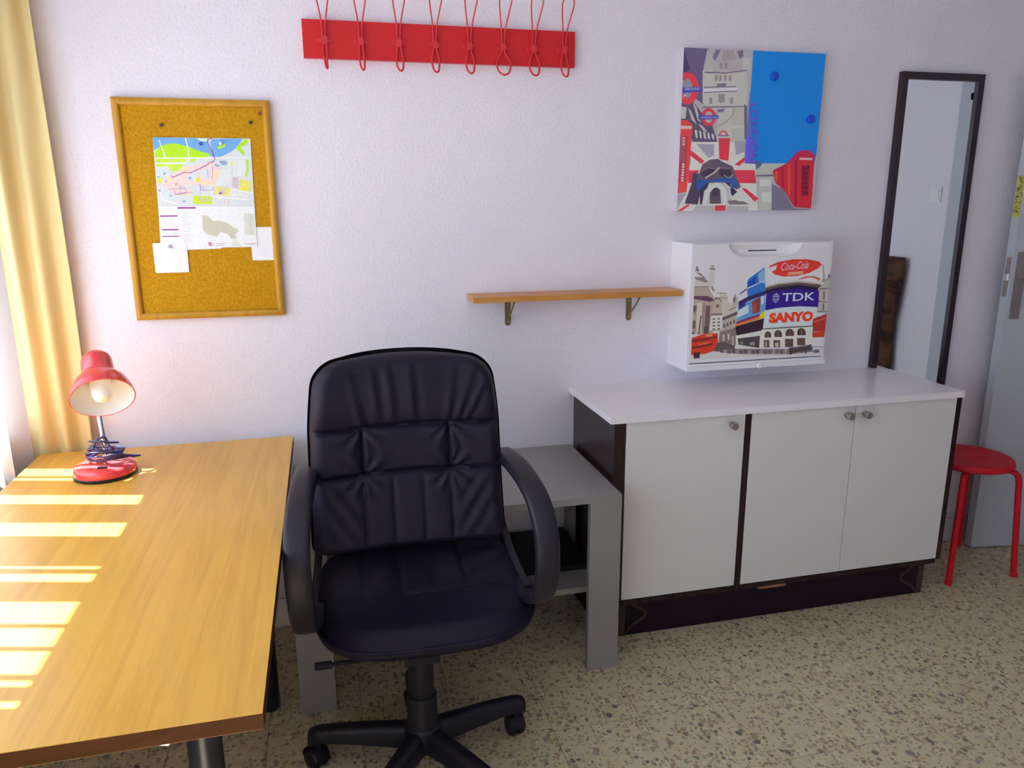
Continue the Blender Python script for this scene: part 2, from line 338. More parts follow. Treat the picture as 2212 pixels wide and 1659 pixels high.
# ------------------------------------------------------------------ flat prints: painted areas as (colour, outline in half millimetres)
ART_POSTER=[((202,200,204),[0,1106,1122,1106,1122,0,0,0]),
((119,108,147),[0,1106,191,1106,165,1009,149,951,167,739,0,833,0,1033]),
((88,77,120),[1,1097,23,1035,55,965,0,939,0,971]),
((206,202,199),[177,1101,205,1101,259,1019,225,953,159,951,155,983]),
((220,220,209),[149,963,493,975,511,731,519,487,293,483,281,677,161,749]),
((203,197,197),[291,1106,395,1106,493,975,225,953]),
((184,176,178),[301,1093,377,1101,409,1041,287,1029]),
((218,217,209),[447,1051,509,1061,521,975,459,973]),
((138,123,152),[405,1097,453,1106,457,1059,429,1049]),
((138,123,152),[239,1099,281,1101,239,1027,219,1051]),
((138,121,145),[163,955,319,955,491,977,493,969,321,945,163,945]),
((246,246,245),[165,839,423,855,425,837,167,821]),
((147,135,157),[167,819,425,837,425,829,167,813]),
((147,135,157),[163,723,491,735,491,725,163,711]),
((147,135,157),[165,855,413,867,423,859,165,847]),
((167,156,164),[277,1017,299,1017,301,977,281,975]),
((167,156,164),[315,1017,337,1019,339,977,319,977]),
((167,156,164),[245,935,265,935,269,897,247,895]),
((167,156,164),[279,935,297,935,299,897,281,897]),
((167,156,164),[317,937,335,937,339,899,319,899]),
((167,156,164),[355,937,373,939,377,899,357,899]),
((167,156,164),[281,809,329,809,333,753,285,751]),
((167,156,164),[211,783,233,783,235,741,213,741]),
((167,156,164),[375,787,397,787,399,747,377,747]),
((138,121,147),[267,877,339,883,331,859,265,855]),
((138,121,147),[279,705,337,711,329,689,281,685]),
((109,96,126),[0,743,85,755,165,673,247,593,293,483,99,481,65,589,0,629]),
((216,215,209),[85,747,115,715,155,615,129,631]),
((216,215,209),[0,719,39,713,35,639,0,637]),
((216,215,209),[49,713,75,689,123,599,83,631]),
((216,215,209),[131,607,171,591,211,549,181,557]),
((233,238,226),[109,565,127,561,137,507,121,511]),
((233,238,226),[143,559,159,555,169,505,155,509]),
((233,238,226),[175,553,193,549,203,503,187,507]),
((233,238,226),[209,547,225,543,235,501,219,505]),
((233,238,226),[241,541,259,537,269,499,253,503]),
((211,210,199),[385,721,489,727,521,487,411,485]),
((128,116,140),[487,747,513,731,533,503,509,503]),
((171,161,166),[409,721,403,679,409,679,417,721]),
((171,161,166),[403,681,373,643,377,639,409,677]),
((171,161,166),[373,643,321,609,327,603,377,639]),
((171,161,166),[323,609,275,595,277,591,325,603]),
((228,230,216),[403,595,491,601,491,587,403,583]),
((21,146,244),[533,1106,1122,1106,1115,423,1103,337,591,333,539,681,533,849,535,989]),
((105,143,226),[525,799,533,849,543,681,595,333,529,337,525,513,525,681]),
((109,116,244),[519,521,577,521,597,335,523,337]),
((211,215,204),[605,337,875,339,757,277,791,0,631,0]),
((100,121,154),[583,353,671,345,647,311,615,289]),
((135,125,150),[621,255,763,259,765,245,623,243]),
((240,246,233),[655,227,745,227,751,175,659,175]),
((240,246,233),[677,131,759,131,765,59,683,59]),
((138,133,157),[759,193,861,149,957,13,1093,7,1105,0,771,0]),
((246,246,234),[85,481,511,487,521,337,611,333,653,0,0,0,61,123,89,337]),
((184,181,194),[129,469,267,467,271,391,227,373]),
((184,181,194),[427,489,511,491,517,417,447,395]),
((184,181,194),[0,115,71,123,17,63,0,47]),
((203,202,197),[401,35,583,29,575,0,399,0]),
((203,202,197),[153,41,295,35,295,1,117,1]),
((246,70,92),[301,509,393,511,389,353,315,365]),
((246,70,92),[87,423,103,415,197,351,179,329,85,387]),
((246,70,92),[441,327,519,383,521,351,477,319]),
((246,70,92),[77,285,159,287,125,199,77,197]),
((246,70,92),[439,289,609,289,627,195,485,197,457,253]),
((246,70,92),[509,159,543,159,653,87,627,61]),
((246,70,92),[0,0,81,47,103,43,39,0]),
((246,70,92),[303,39,391,39,389,0,299,0]),
((240,81,104),[315,459,393,459,391,453,315,451]),
((240,81,104),[457,249,615,249,617,241,463,241]),
((93,81,104),[111,269,171,261,183,141,163,45,57,53,85,133,105,193]),
((114,103,117),[143,227,161,269,185,329,243,361,301,367,351,343,425,315,469,227,505,167,463,149,431,193,155,201]),
((77,65,92),[175,199,247,197,217,141,205,49,179,45]),
((77,65,92),[409,157,433,167,475,135,437,101]),
((77,65,92),[361,205,415,199,423,149,393,167]),
((223,223,216),[197,49,207,141,271,199,361,209,417,167,435,47]),
((79,67,88),[167,275,227,307,291,297,269,243,201,233]),
((79,67,88),[315,297,403,297,431,253,373,227,327,257]),
((147,135,131),[173,271,229,301,223,307,167,277]),
((147,135,131),[225,301,285,293,285,299,227,309]),
((147,135,131),[287,293,317,301,313,309,283,299]),
((147,135,131),[315,301,403,295,403,303,315,309]),
((216,215,185),[213,227,271,257,265,267,207,237]),
((216,215,185),[273,257,323,301,315,309,263,265]),
((184,181,166),[355,251,397,227,401,235,359,257]),
((184,181,166),[401,227,435,255,429,261,395,233]),
((59,101,180),[143,221,231,219,389,235,469,221,471,167,425,153,419,199,233,205,169,147,145,157]),
((107,94,106),[253,153,293,177,335,149,349,51,257,51]),
((246,246,246),[231,41,249,125,215,131,199,49]),
((246,246,246),[245,119,287,165,259,185,219,137]),
((246,246,246),[279,161,323,171,311,199,269,189]),
((246,246,246),[307,175,353,139,375,159,327,197]),
((246,246,246),[347,147,365,43,399,45,381,151]),
((79,67,88),[265,145,295,163,325,145,317,105,277,105]),
((147,135,140),[399,71,509,79,583,43,421,43]),
((246,246,243),[437,105,529,91,621,61,479,69]),
((246,84,83),[0,627,49,629,93,593,87,455,69,135,0,127,0,421]),
((246,220,199),[0,591,87,589,83,569,0,569]),
((211,74,88),[0,521,57,523,57,209,0,203]),
((184,94,110),[3,505,43,505,43,337,3,337]),
((246,246,226),[23,333,43,333,43,321,25,321]),
((246,246,226),[23,315,43,315,43,303,23,303]),
((246,246,226),[23,295,41,295,43,285,23,283]),
((246,246,226),[23,277,41,277,43,265,23,265]),
((246,246,226),[21,259,41,259,41,247,23,247]),
((246,246,226),[21,239,41,239,41,227,21,227]),
((246,246,226),[21,221,41,221,41,209,21,209]),
((246,194,190),[15,513,37,513,37,501,15,501]),
((246,194,190),[15,491,39,493,39,479,17,479]),
((246,194,190),[17,471,39,471,41,457,17,457]),
((230,48,70),[757,283,869,339,949,421,999,435,1063,429,1099,397,1107,165,1107,11,961,21,873,135,787,199]),
((211,44,95),[869,339,949,421,1005,435,1063,429,1099,395,973,387,891,339,767,277,761,289]),
((246,202,199),[973,381,1085,379,1081,363,973,365]),
((167,33,59),[997,327,1065,327,1069,101,1011,101]),
((131,28,57),[1005,317,1057,317,1057,295,1005,295]),
((131,28,57),[1009,281,1061,281,1061,259,1009,259]),
((131,28,57),[1013,247,1063,247,1063,223,1013,223]),
((131,28,57),[1017,211,1065,211,1065,189,1017,189]),
((131,28,57),[1019,175,1067,175,1067,153,1019,153]),
((131,28,57),[1023,139,1071,139,1071,117,1023,117]),
((246,94,75),[773,277,797,289,805,205,787,215]),
((246,94,75),[881,325,901,339,917,95,899,121]),
((184,37,64),[827,307,843,317,857,157,839,175]),
((184,37,64),[935,361,955,369,981,31,963,41]),
((171,163,178),[81,843,79,821,75,803,65,787,55,777,41,773,27,777,15,785,5,801,0,819,0,841,0,861,1,881,9,895,21,905,33,909,47,907,59,897,71,883,77,863]),
((246,79,95),[127,843,125,815,77,825,77,843]),
((246,79,95),[125,815,117,787,73,809,77,825]),
((246,79,95),[117,787,103,765,67,795,73,809]),
((246,79,95),[103,765,83,747,59,785,67,795]),
((246,79,95),[83,747,61,737,49,777,59,785]),
((246,79,95),[61,737,37,733,39,777,49,777]),
((246,79,95),[37,733,13,739,27,779,39,777]),
((246,79,95),[13,739,0,753,17,787,27,779]),
((246,79,95),[0,753,0,771,9,799,17,787]),
((246,79,95),[0,771,0,797,3,815,9,799]),
((246,79,95),[0,797,0,825,0,831,3,815]),
((246,79,95),[0,825,0,853,0,849,0,831]),
((246,79,95),[0,853,0,881,1,865,0,849]),
((246,79,95),[0,881,0,907,5,881,1,865]),
((246,79,95),[0,907,0,927,13,893,5,881]),
((246,79,95),[0,927,3,941,21,901,13,893]),
((246,79,95),[3,941,25,947,31,905,21,901]),
((246,79,95),[25,947,49,945,43,905,31,905]),
((246,79,95),[49,945,73,937,53,899,43,905]),
((246,79,95),[73,937,93,921,61,889,53,899]),
((246,79,95),[93,921,109,899,69,875,61,889]),
((246,79,95),[109,899,121,873,75,859,69,875]),
((246,79,95),[121,873,127,843,77,843,75,859]),
((84,89,199),[0,843,147,855,151,821,0,809]),
((206,202,197),[249,653,247,639,243,627,235,617,227,611,215,609,205,611,195,617,185,627,179,637,177,651,179,665,183,675,189,685,199,691,211,693,221,693,231,687,239,677,245,665]),
((246,79,95),[271,653,269,637,243,641,245,653]),
((246,79,95),[269,637,265,621,241,631,243,641]),
((246,79,95),[265,621,255,607,237,623,241,631]),
((246,79,95),[255,607,243,597,229,617,237,623]),
((246,79,95),[243,597,229,591,221,613,229,617]),
((246,79,95),[229,591,213,591,213,613,221,613]),
((246,79,95),[213,591,197,593,205,615,213,613]),
((246,79,95),[197,593,183,601,197,619,205,615]),
((246,79,95),[183,601,171,613,189,627,197,619]),
((246,79,95),[171,613,161,627,185,635,189,627]),
((246,79,95),[161,627,157,643,181,645,185,635]),
((246,79,95),[157,643,155,659,181,657,181,645]),
((246,79,95),[155,659,159,675,183,667,181,657]),
((246,79,95),[159,675,165,689,187,675,183,667]),
((246,79,95),[165,689,177,701,193,683,187,675]),
((246,79,95),[177,701,191,709,199,689,193,683]),
((246,79,95),[191,709,205,713,209,691,199,689]),
((246,79,95),[205,713,221,711,217,689,209,691]),
((246,79,95),[221,711,235,707,225,687,217,689]),
((246,79,95),[235,707,249,697,233,681,225,687]),
((246,79,95),[249,697,261,685,239,673,233,681]),
((246,79,95),[261,685,267,669,243,663,239,673]),
((246,79,95),[267,669,271,653,245,653,243,663]),
((84,89,199),[131,661,287,667,289,641,133,633]),
((246,89,104),[301,527,303,541,315,537,315,527]),
((246,89,104),[303,541,311,553,319,545,315,537]),
((246,89,104),[311,553,321,561,327,551,319,545]),
((246,89,104),[321,561,335,563,335,553,327,551]),
((246,89,104),[335,563,349,561,343,551,335,553]),
((246,89,104),[349,561,361,553,351,545,343,551]),
((246,89,104),[361,553,369,543,357,537,351,545]),
((246,89,104),[369,543,373,529,359,529,357,537]),
((147,130,178),[295,533,383,531,383,523,295,523]),
((233,233,226),[0,895,3,895,5,875,0,875]),
((233,233,226),[21,801,31,803,31,785,21,785]),
((233,233,226),[9,797,15,797,15,773,11,773])]
ART_BOX=[((197,178,160),[28,606,136,602,180,530,198,492,194,258,28,262,28,528]),
((225,218,205),[28,654,134,636,180,594,28,602]),
((159,143,138),[28,674,90,668,138,638,114,630,28,658]),
((159,143,138),[34,744,42,754,50,736,62,712,30,712]),
((159,143,138),[28,606,136,606,142,598,28,598]),
((159,143,138),[30,706,68,700,114,660,102,660]),
((229,223,212),[146,724,178,722,182,600,140,600]),
((146,125,127),[138,734,186,730,182,720,138,724]),
((146,125,127),[148,752,174,750,174,746,148,746]),
((146,125,127),[168,602,192,564,178,566,156,594]),
((220,216,205),[148,746,174,746,176,732,150,734]),
((111,76,98),[28,538,134,534,194,508,160,492,28,518]),
((126,105,105),[28,470,54,468,52,426,28,426]),
((126,105,105),[126,466,162,464,160,282,124,284]),
((126,105,105),[28,362,52,360,52,302,28,304]),
((232,223,203),[56,490,96,488,102,270,62,272]),
((168,148,133),[100,488,120,488,122,270,106,270]),
((168,148,133),[28,420,54,418,54,408,28,408]),
((102,80,92),[122,314,158,312,158,258,122,260]),
((102,80,92),[28,264,28,272,28,276,28,280,30,280,38,276,44,270,46,262]),
((213,195,173),[182,520,222,520,256,480,266,274,168,278,182,398]),
((135,114,111),[180,486,182,500,188,496,188,486]),
((135,114,111),[182,500,188,510,194,504,188,496]),
((135,114,111),[188,510,200,518,204,510,194,504]),
((135,114,111),[200,518,214,520,214,512,204,510]),
((135,114,111),[214,520,228,516,224,510,214,512]),
((135,114,111),[228,516,240,508,234,504,224,510]),
((135,114,111),[240,508,248,496,240,494,234,504]),
((135,114,111),[248,496,252,484,244,484,240,494]),
((135,114,111),[204,470,228,470,230,448,206,448]),
((148,123,118),[172,406,260,406,258,392,174,392]),
((246,246,233),[174,390,260,392,262,286,166,286]),
((146,123,114),[182,372,206,372,206,360,184,360]),
((146,123,114),[222,374,244,372,244,360,224,362]),
((146,123,114),[184,348,206,348,208,334,186,336]),
((146,123,114),[224,348,246,348,246,336,224,336]),
((146,123,114),[186,324,208,322,210,310,186,310]),
((146,123,114),[226,324,246,322,248,310,226,310]),
((146,123,114),[188,298,210,296,210,284,188,286]),
((146,123,114),[228,298,248,298,250,284,228,286]),
((222,216,196),[218,556,284,548,300,482,366,454,374,332,270,266,260,482]),
((168,153,144),[202,558,286,550,288,544,204,552]),
((168,153,144),[188,526,294,516,294,510,190,518]),
((168,153,144),[306,430,374,456,374,448,308,420]),
((209,197,182),[334,506,354,546,374,508,378,462,338,456]),
((124,105,105),[340,510,350,530,356,508,356,480,346,480]),
((117,94,96),[260,374,380,414,378,390,264,352]),
((197,188,169),[266,352,374,388,384,258,262,248]),
((124,103,103),[272,326,288,324,290,298,274,300]),
((124,103,103),[276,278,292,276,294,254,276,254]),
((124,103,103),[298,334,314,334,316,308,300,308]),
((124,103,103),[300,284,318,282,318,260,302,262]),
((124,103,103),[322,344,338,344,340,318,324,318]),
((124,103,103),[326,290,342,288,344,266,328,268]),
((124,103,103),[348,352,364,352,366,326,350,328]),
((124,103,103),[352,296,368,296,370,272,354,274]),
((146,127,118),[246,272,382,288,382,160,244,174]),
((213,207,185),[270,248,288,246,290,202,274,202]),
((213,207,185),[310,254,328,252,332,208,314,208]),
((213,207,185),[348,236,360,236,366,162,354,162]),
((117,103,96),[86,396,98,394,88,256,76,256]),
((104,94,96),[194,184,282,196,376,160,380,114,198,130]),
((232,230,217),[28,80,1108,60,1104,104,660,100,246,122,28,102]),
((227,70,42),[28,236,126,262,230,260,238,198,208,132,134,112,28,110]),
((152,50,48),[28,226,128,232,226,246,228,228,128,208,28,202]),
((152,50,48),[28,170,130,184,194,192,196,174,132,164,28,152]),
((246,153,103),[82,186,162,194,162,188,82,180]),
((246,153,103),[126,258,190,258,190,240,144,238]),
((83,42,63),[46,126,96,130,98,84,50,82]),
((83,42,63),[28,110,30,112,28,80,28,80]),
((141,127,127),[246,138,376,136,828,114,1032,124,1036,82,832,74,412,98,264,116]),
((81,67,77),[262,142,274,142,276,114,264,114]),
((197,188,176),[294,136,306,134,308,108,296,108]),
((109,89,96),[328,128,340,128,340,102,330,102]),
((81,67,77),[360,136,372,134,374,108,362,108]),
((197,188,176),[392,128,404,128,406,102,394,102]),
((109,89,96),[426,122,438,120,440,96,428,96]),
((81,67,77),[458,128,470,128,472,102,460,102]),
((197,188,176),[492,120,504,120,506,96,494,96]),
((109,89,96),[524,128,536,126,540,90,528,90]),
((81,67,77),[558,120,570,120,572,96,560,96]),
((197,188,176),[592,114,604,112,606,90,594,90]),
((109,89,96),[626,120,636,120,640,84,628,84]),
((81,67,77),[660,112,670,112,672,90,662,90]),
((197,188,176),[692,120,704,120,708,84,696,84]),
((109,89,96),[726,112,738,112,740,88,728,90]),
((81,67,77),[760,106,772,104,774,84,762,84]),
((197,188,176),[794,112,806,112,808,78,798,78]),
((109,89,96),[828,106,840,104,842,82,830,84]),
((81,67,77),[862,112,874,112,878,78,866,78]),
((197,188,176),[896,104,908,104,912,72,900,72]),
((109,89,96),[932,98,944,96,946,76,934,78]),
((81,67,77),[966,104,978,104,980,70,968,72]),
((62,127,219),[442,622,454,650,576,728,600,544,454,512]),
((148,202,235),[526,678,580,726,590,610,540,620]),
((36,89,194),[454,628,516,670,514,612,458,584]),
((236,246,246),[446,582,576,632,576,626,446,572]),
((243,246,244),[384,536,446,576,454,514,384,484]),
((104,59,127),[386,542,446,582,446,570,390,536]),
((62,50,105),[384,486,454,518,594,558,596,528,464,488,386,450]),
((104,167,233),[384,450,432,476,596,528,606,394,382,344]),
((225,246,246),[384,420,466,460,470,402,382,368]),
((225,246,246),[564,516,584,522,588,472,572,450]),
((157,70,56),[490,480,556,514,562,404,504,392]),
((197,100,71),[500,452,526,474,528,406,508,400]),
((68,52,149),[386,456,442,484,436,454,392,426]),
((245,132,63),[370,324,566,372,566,356,370,300]),
((246,230,32),[562,388,602,412,606,358,564,352]),
((137,55,105),[378,340,556,388,564,374,376,322]),
((60,38,56),[368,302,600,356,594,266,384,238]),
((243,245,226),[376,234,590,266,600,246,574,136,384,152]),
((85,74,81),[394,214,576,226,576,134,406,168]),
((168,157,147),[496,184,538,182,540,156,498,158]),
((168,157,147),[422,192,438,192,440,168,422,170]),
((188,181,176),[1040,752,1066,722,1086,626,1124,660,1124,600,1060,602]),
((246,246,246),[584,726,646,760,766,782,934,778,1046,752,1068,632,1036,612,864,624,700,612,594,588]),
((246,65,56),[670,710,674,742,686,764,808,780,934,776,1020,758,1048,736,1018,708,944,676,844,658,738,656,664,672,636,694]),
((246,74,81),[604,734,686,764,676,742,624,726]),
((246,176,136),[772,688,896,692,894,670,770,666]),
((234,114,92),[848,628,912,652,990,654,1046,634,1036,614,982,642,916,636]),
((246,246,242),[890,626,948,640,946,644,888,632]),
((246,246,242),[946,640,1016,624,1016,628,948,644]),
((209,199,180),[590,588,700,612,864,622,1036,602,1100,572,1100,562,868,594,702,578,594,550]),
((109,91,84),[592,578,700,600,866,610,1036,590,1100,568,1042,560,868,590,702,578,594,550]),
((46,30,73),[594,556,702,580,868,592,1058,564,1044,536,870,558,704,552,596,532]),
((206,202,189),[1032,560,1124,632,1124,372,1042,376]),
((137,118,118),[1040,560,1124,564,1124,556,1040,548]),
((137,118,118),[1044,470,1124,458,1124,452,1046,460]),
((137,118,118),[1044,394,1124,386,1124,380,1044,386]),
((137,118,118),[1076,536,1092,536,1098,476,1082,476]),
((137,118,118),[1082,446,1096,446,1100,396,1086,396]),
((109,85,103),[1106,658,1124,660,1124,638,1110,640]),
((60,32,149),[604,536,704,558,870,564,1042,544,1046,422,882,434,716,428,606,414]),
((232,246,246),[602,412,716,428,882,432,1034,420,1036,280,896,286,728,282,596,280]),
((188,63,52),[1012,334,1124,368,1124,236,1004,236]),
((232,107,81),[1022,316,1124,342,1124,330,1022,304]),
((216,76,46),[1012,230,1124,236,1124,190,1026,192]),
((245,246,228),[590,276,1016,280,1016,128,580,134]),
((124,107,109),[596,280,1016,284,1018,276,596,272]),
((96,72,75),[614,230,616,240,620,248,626,254,634,256,644,256,652,252,660,246,666,238,668,228,670,208,616,210]),
((168,141,125),[638,248,640,210,644,210,642,248]),
((96,72,75),[694,232,696,242,700,252,708,258,718,262,730,260,740,256,750,248,756,240,758,228,760,208,696,212]),
((168,141,125),[722,254,726,212,730,212,726,254]),
((96,72,75),[788,234,790,246,794,256,804,264,814,268,826,266,838,262,848,254,856,244,860,232,862,212,790,214]),
((168,141,125),[820,260,824,214,828,214,824,260]),
((96,72,75),[886,236,886,248,892,258,900,266,912,270,924,268,936,264,946,256,954,244,958,232,960,212,888,216]),
((168,141,125),[916,262,920,216,926,216,920,262]),
((246,246,240),[582,210,992,206,992,194,584,198]),
((113,87,86),[610,192,656,190,662,134,614,138]),
((113,87,86),[690,188,746,186,752,130,696,134]),
((113,87,86),[786,194,856,190,862,128,792,132]),
((113,87,86),[888,194,958,192,964,136,894,138]),
((213,207,187),[706,166,734,166,738,134,710,136]),
((213,207,187),[624,178,636,178,638,140,628,140]),
((87,74,77),[826,122,886,128,1014,140,1020,96,858,82,854,70,836,72]),
((135,123,127),[860,124,996,136,998,128,862,116]),
((120,109,149),[1036,88,1056,102,1088,94,1092,72,1042,72]),
((109,96,109),[1032,124,1124,118,1124,116,1032,120])]
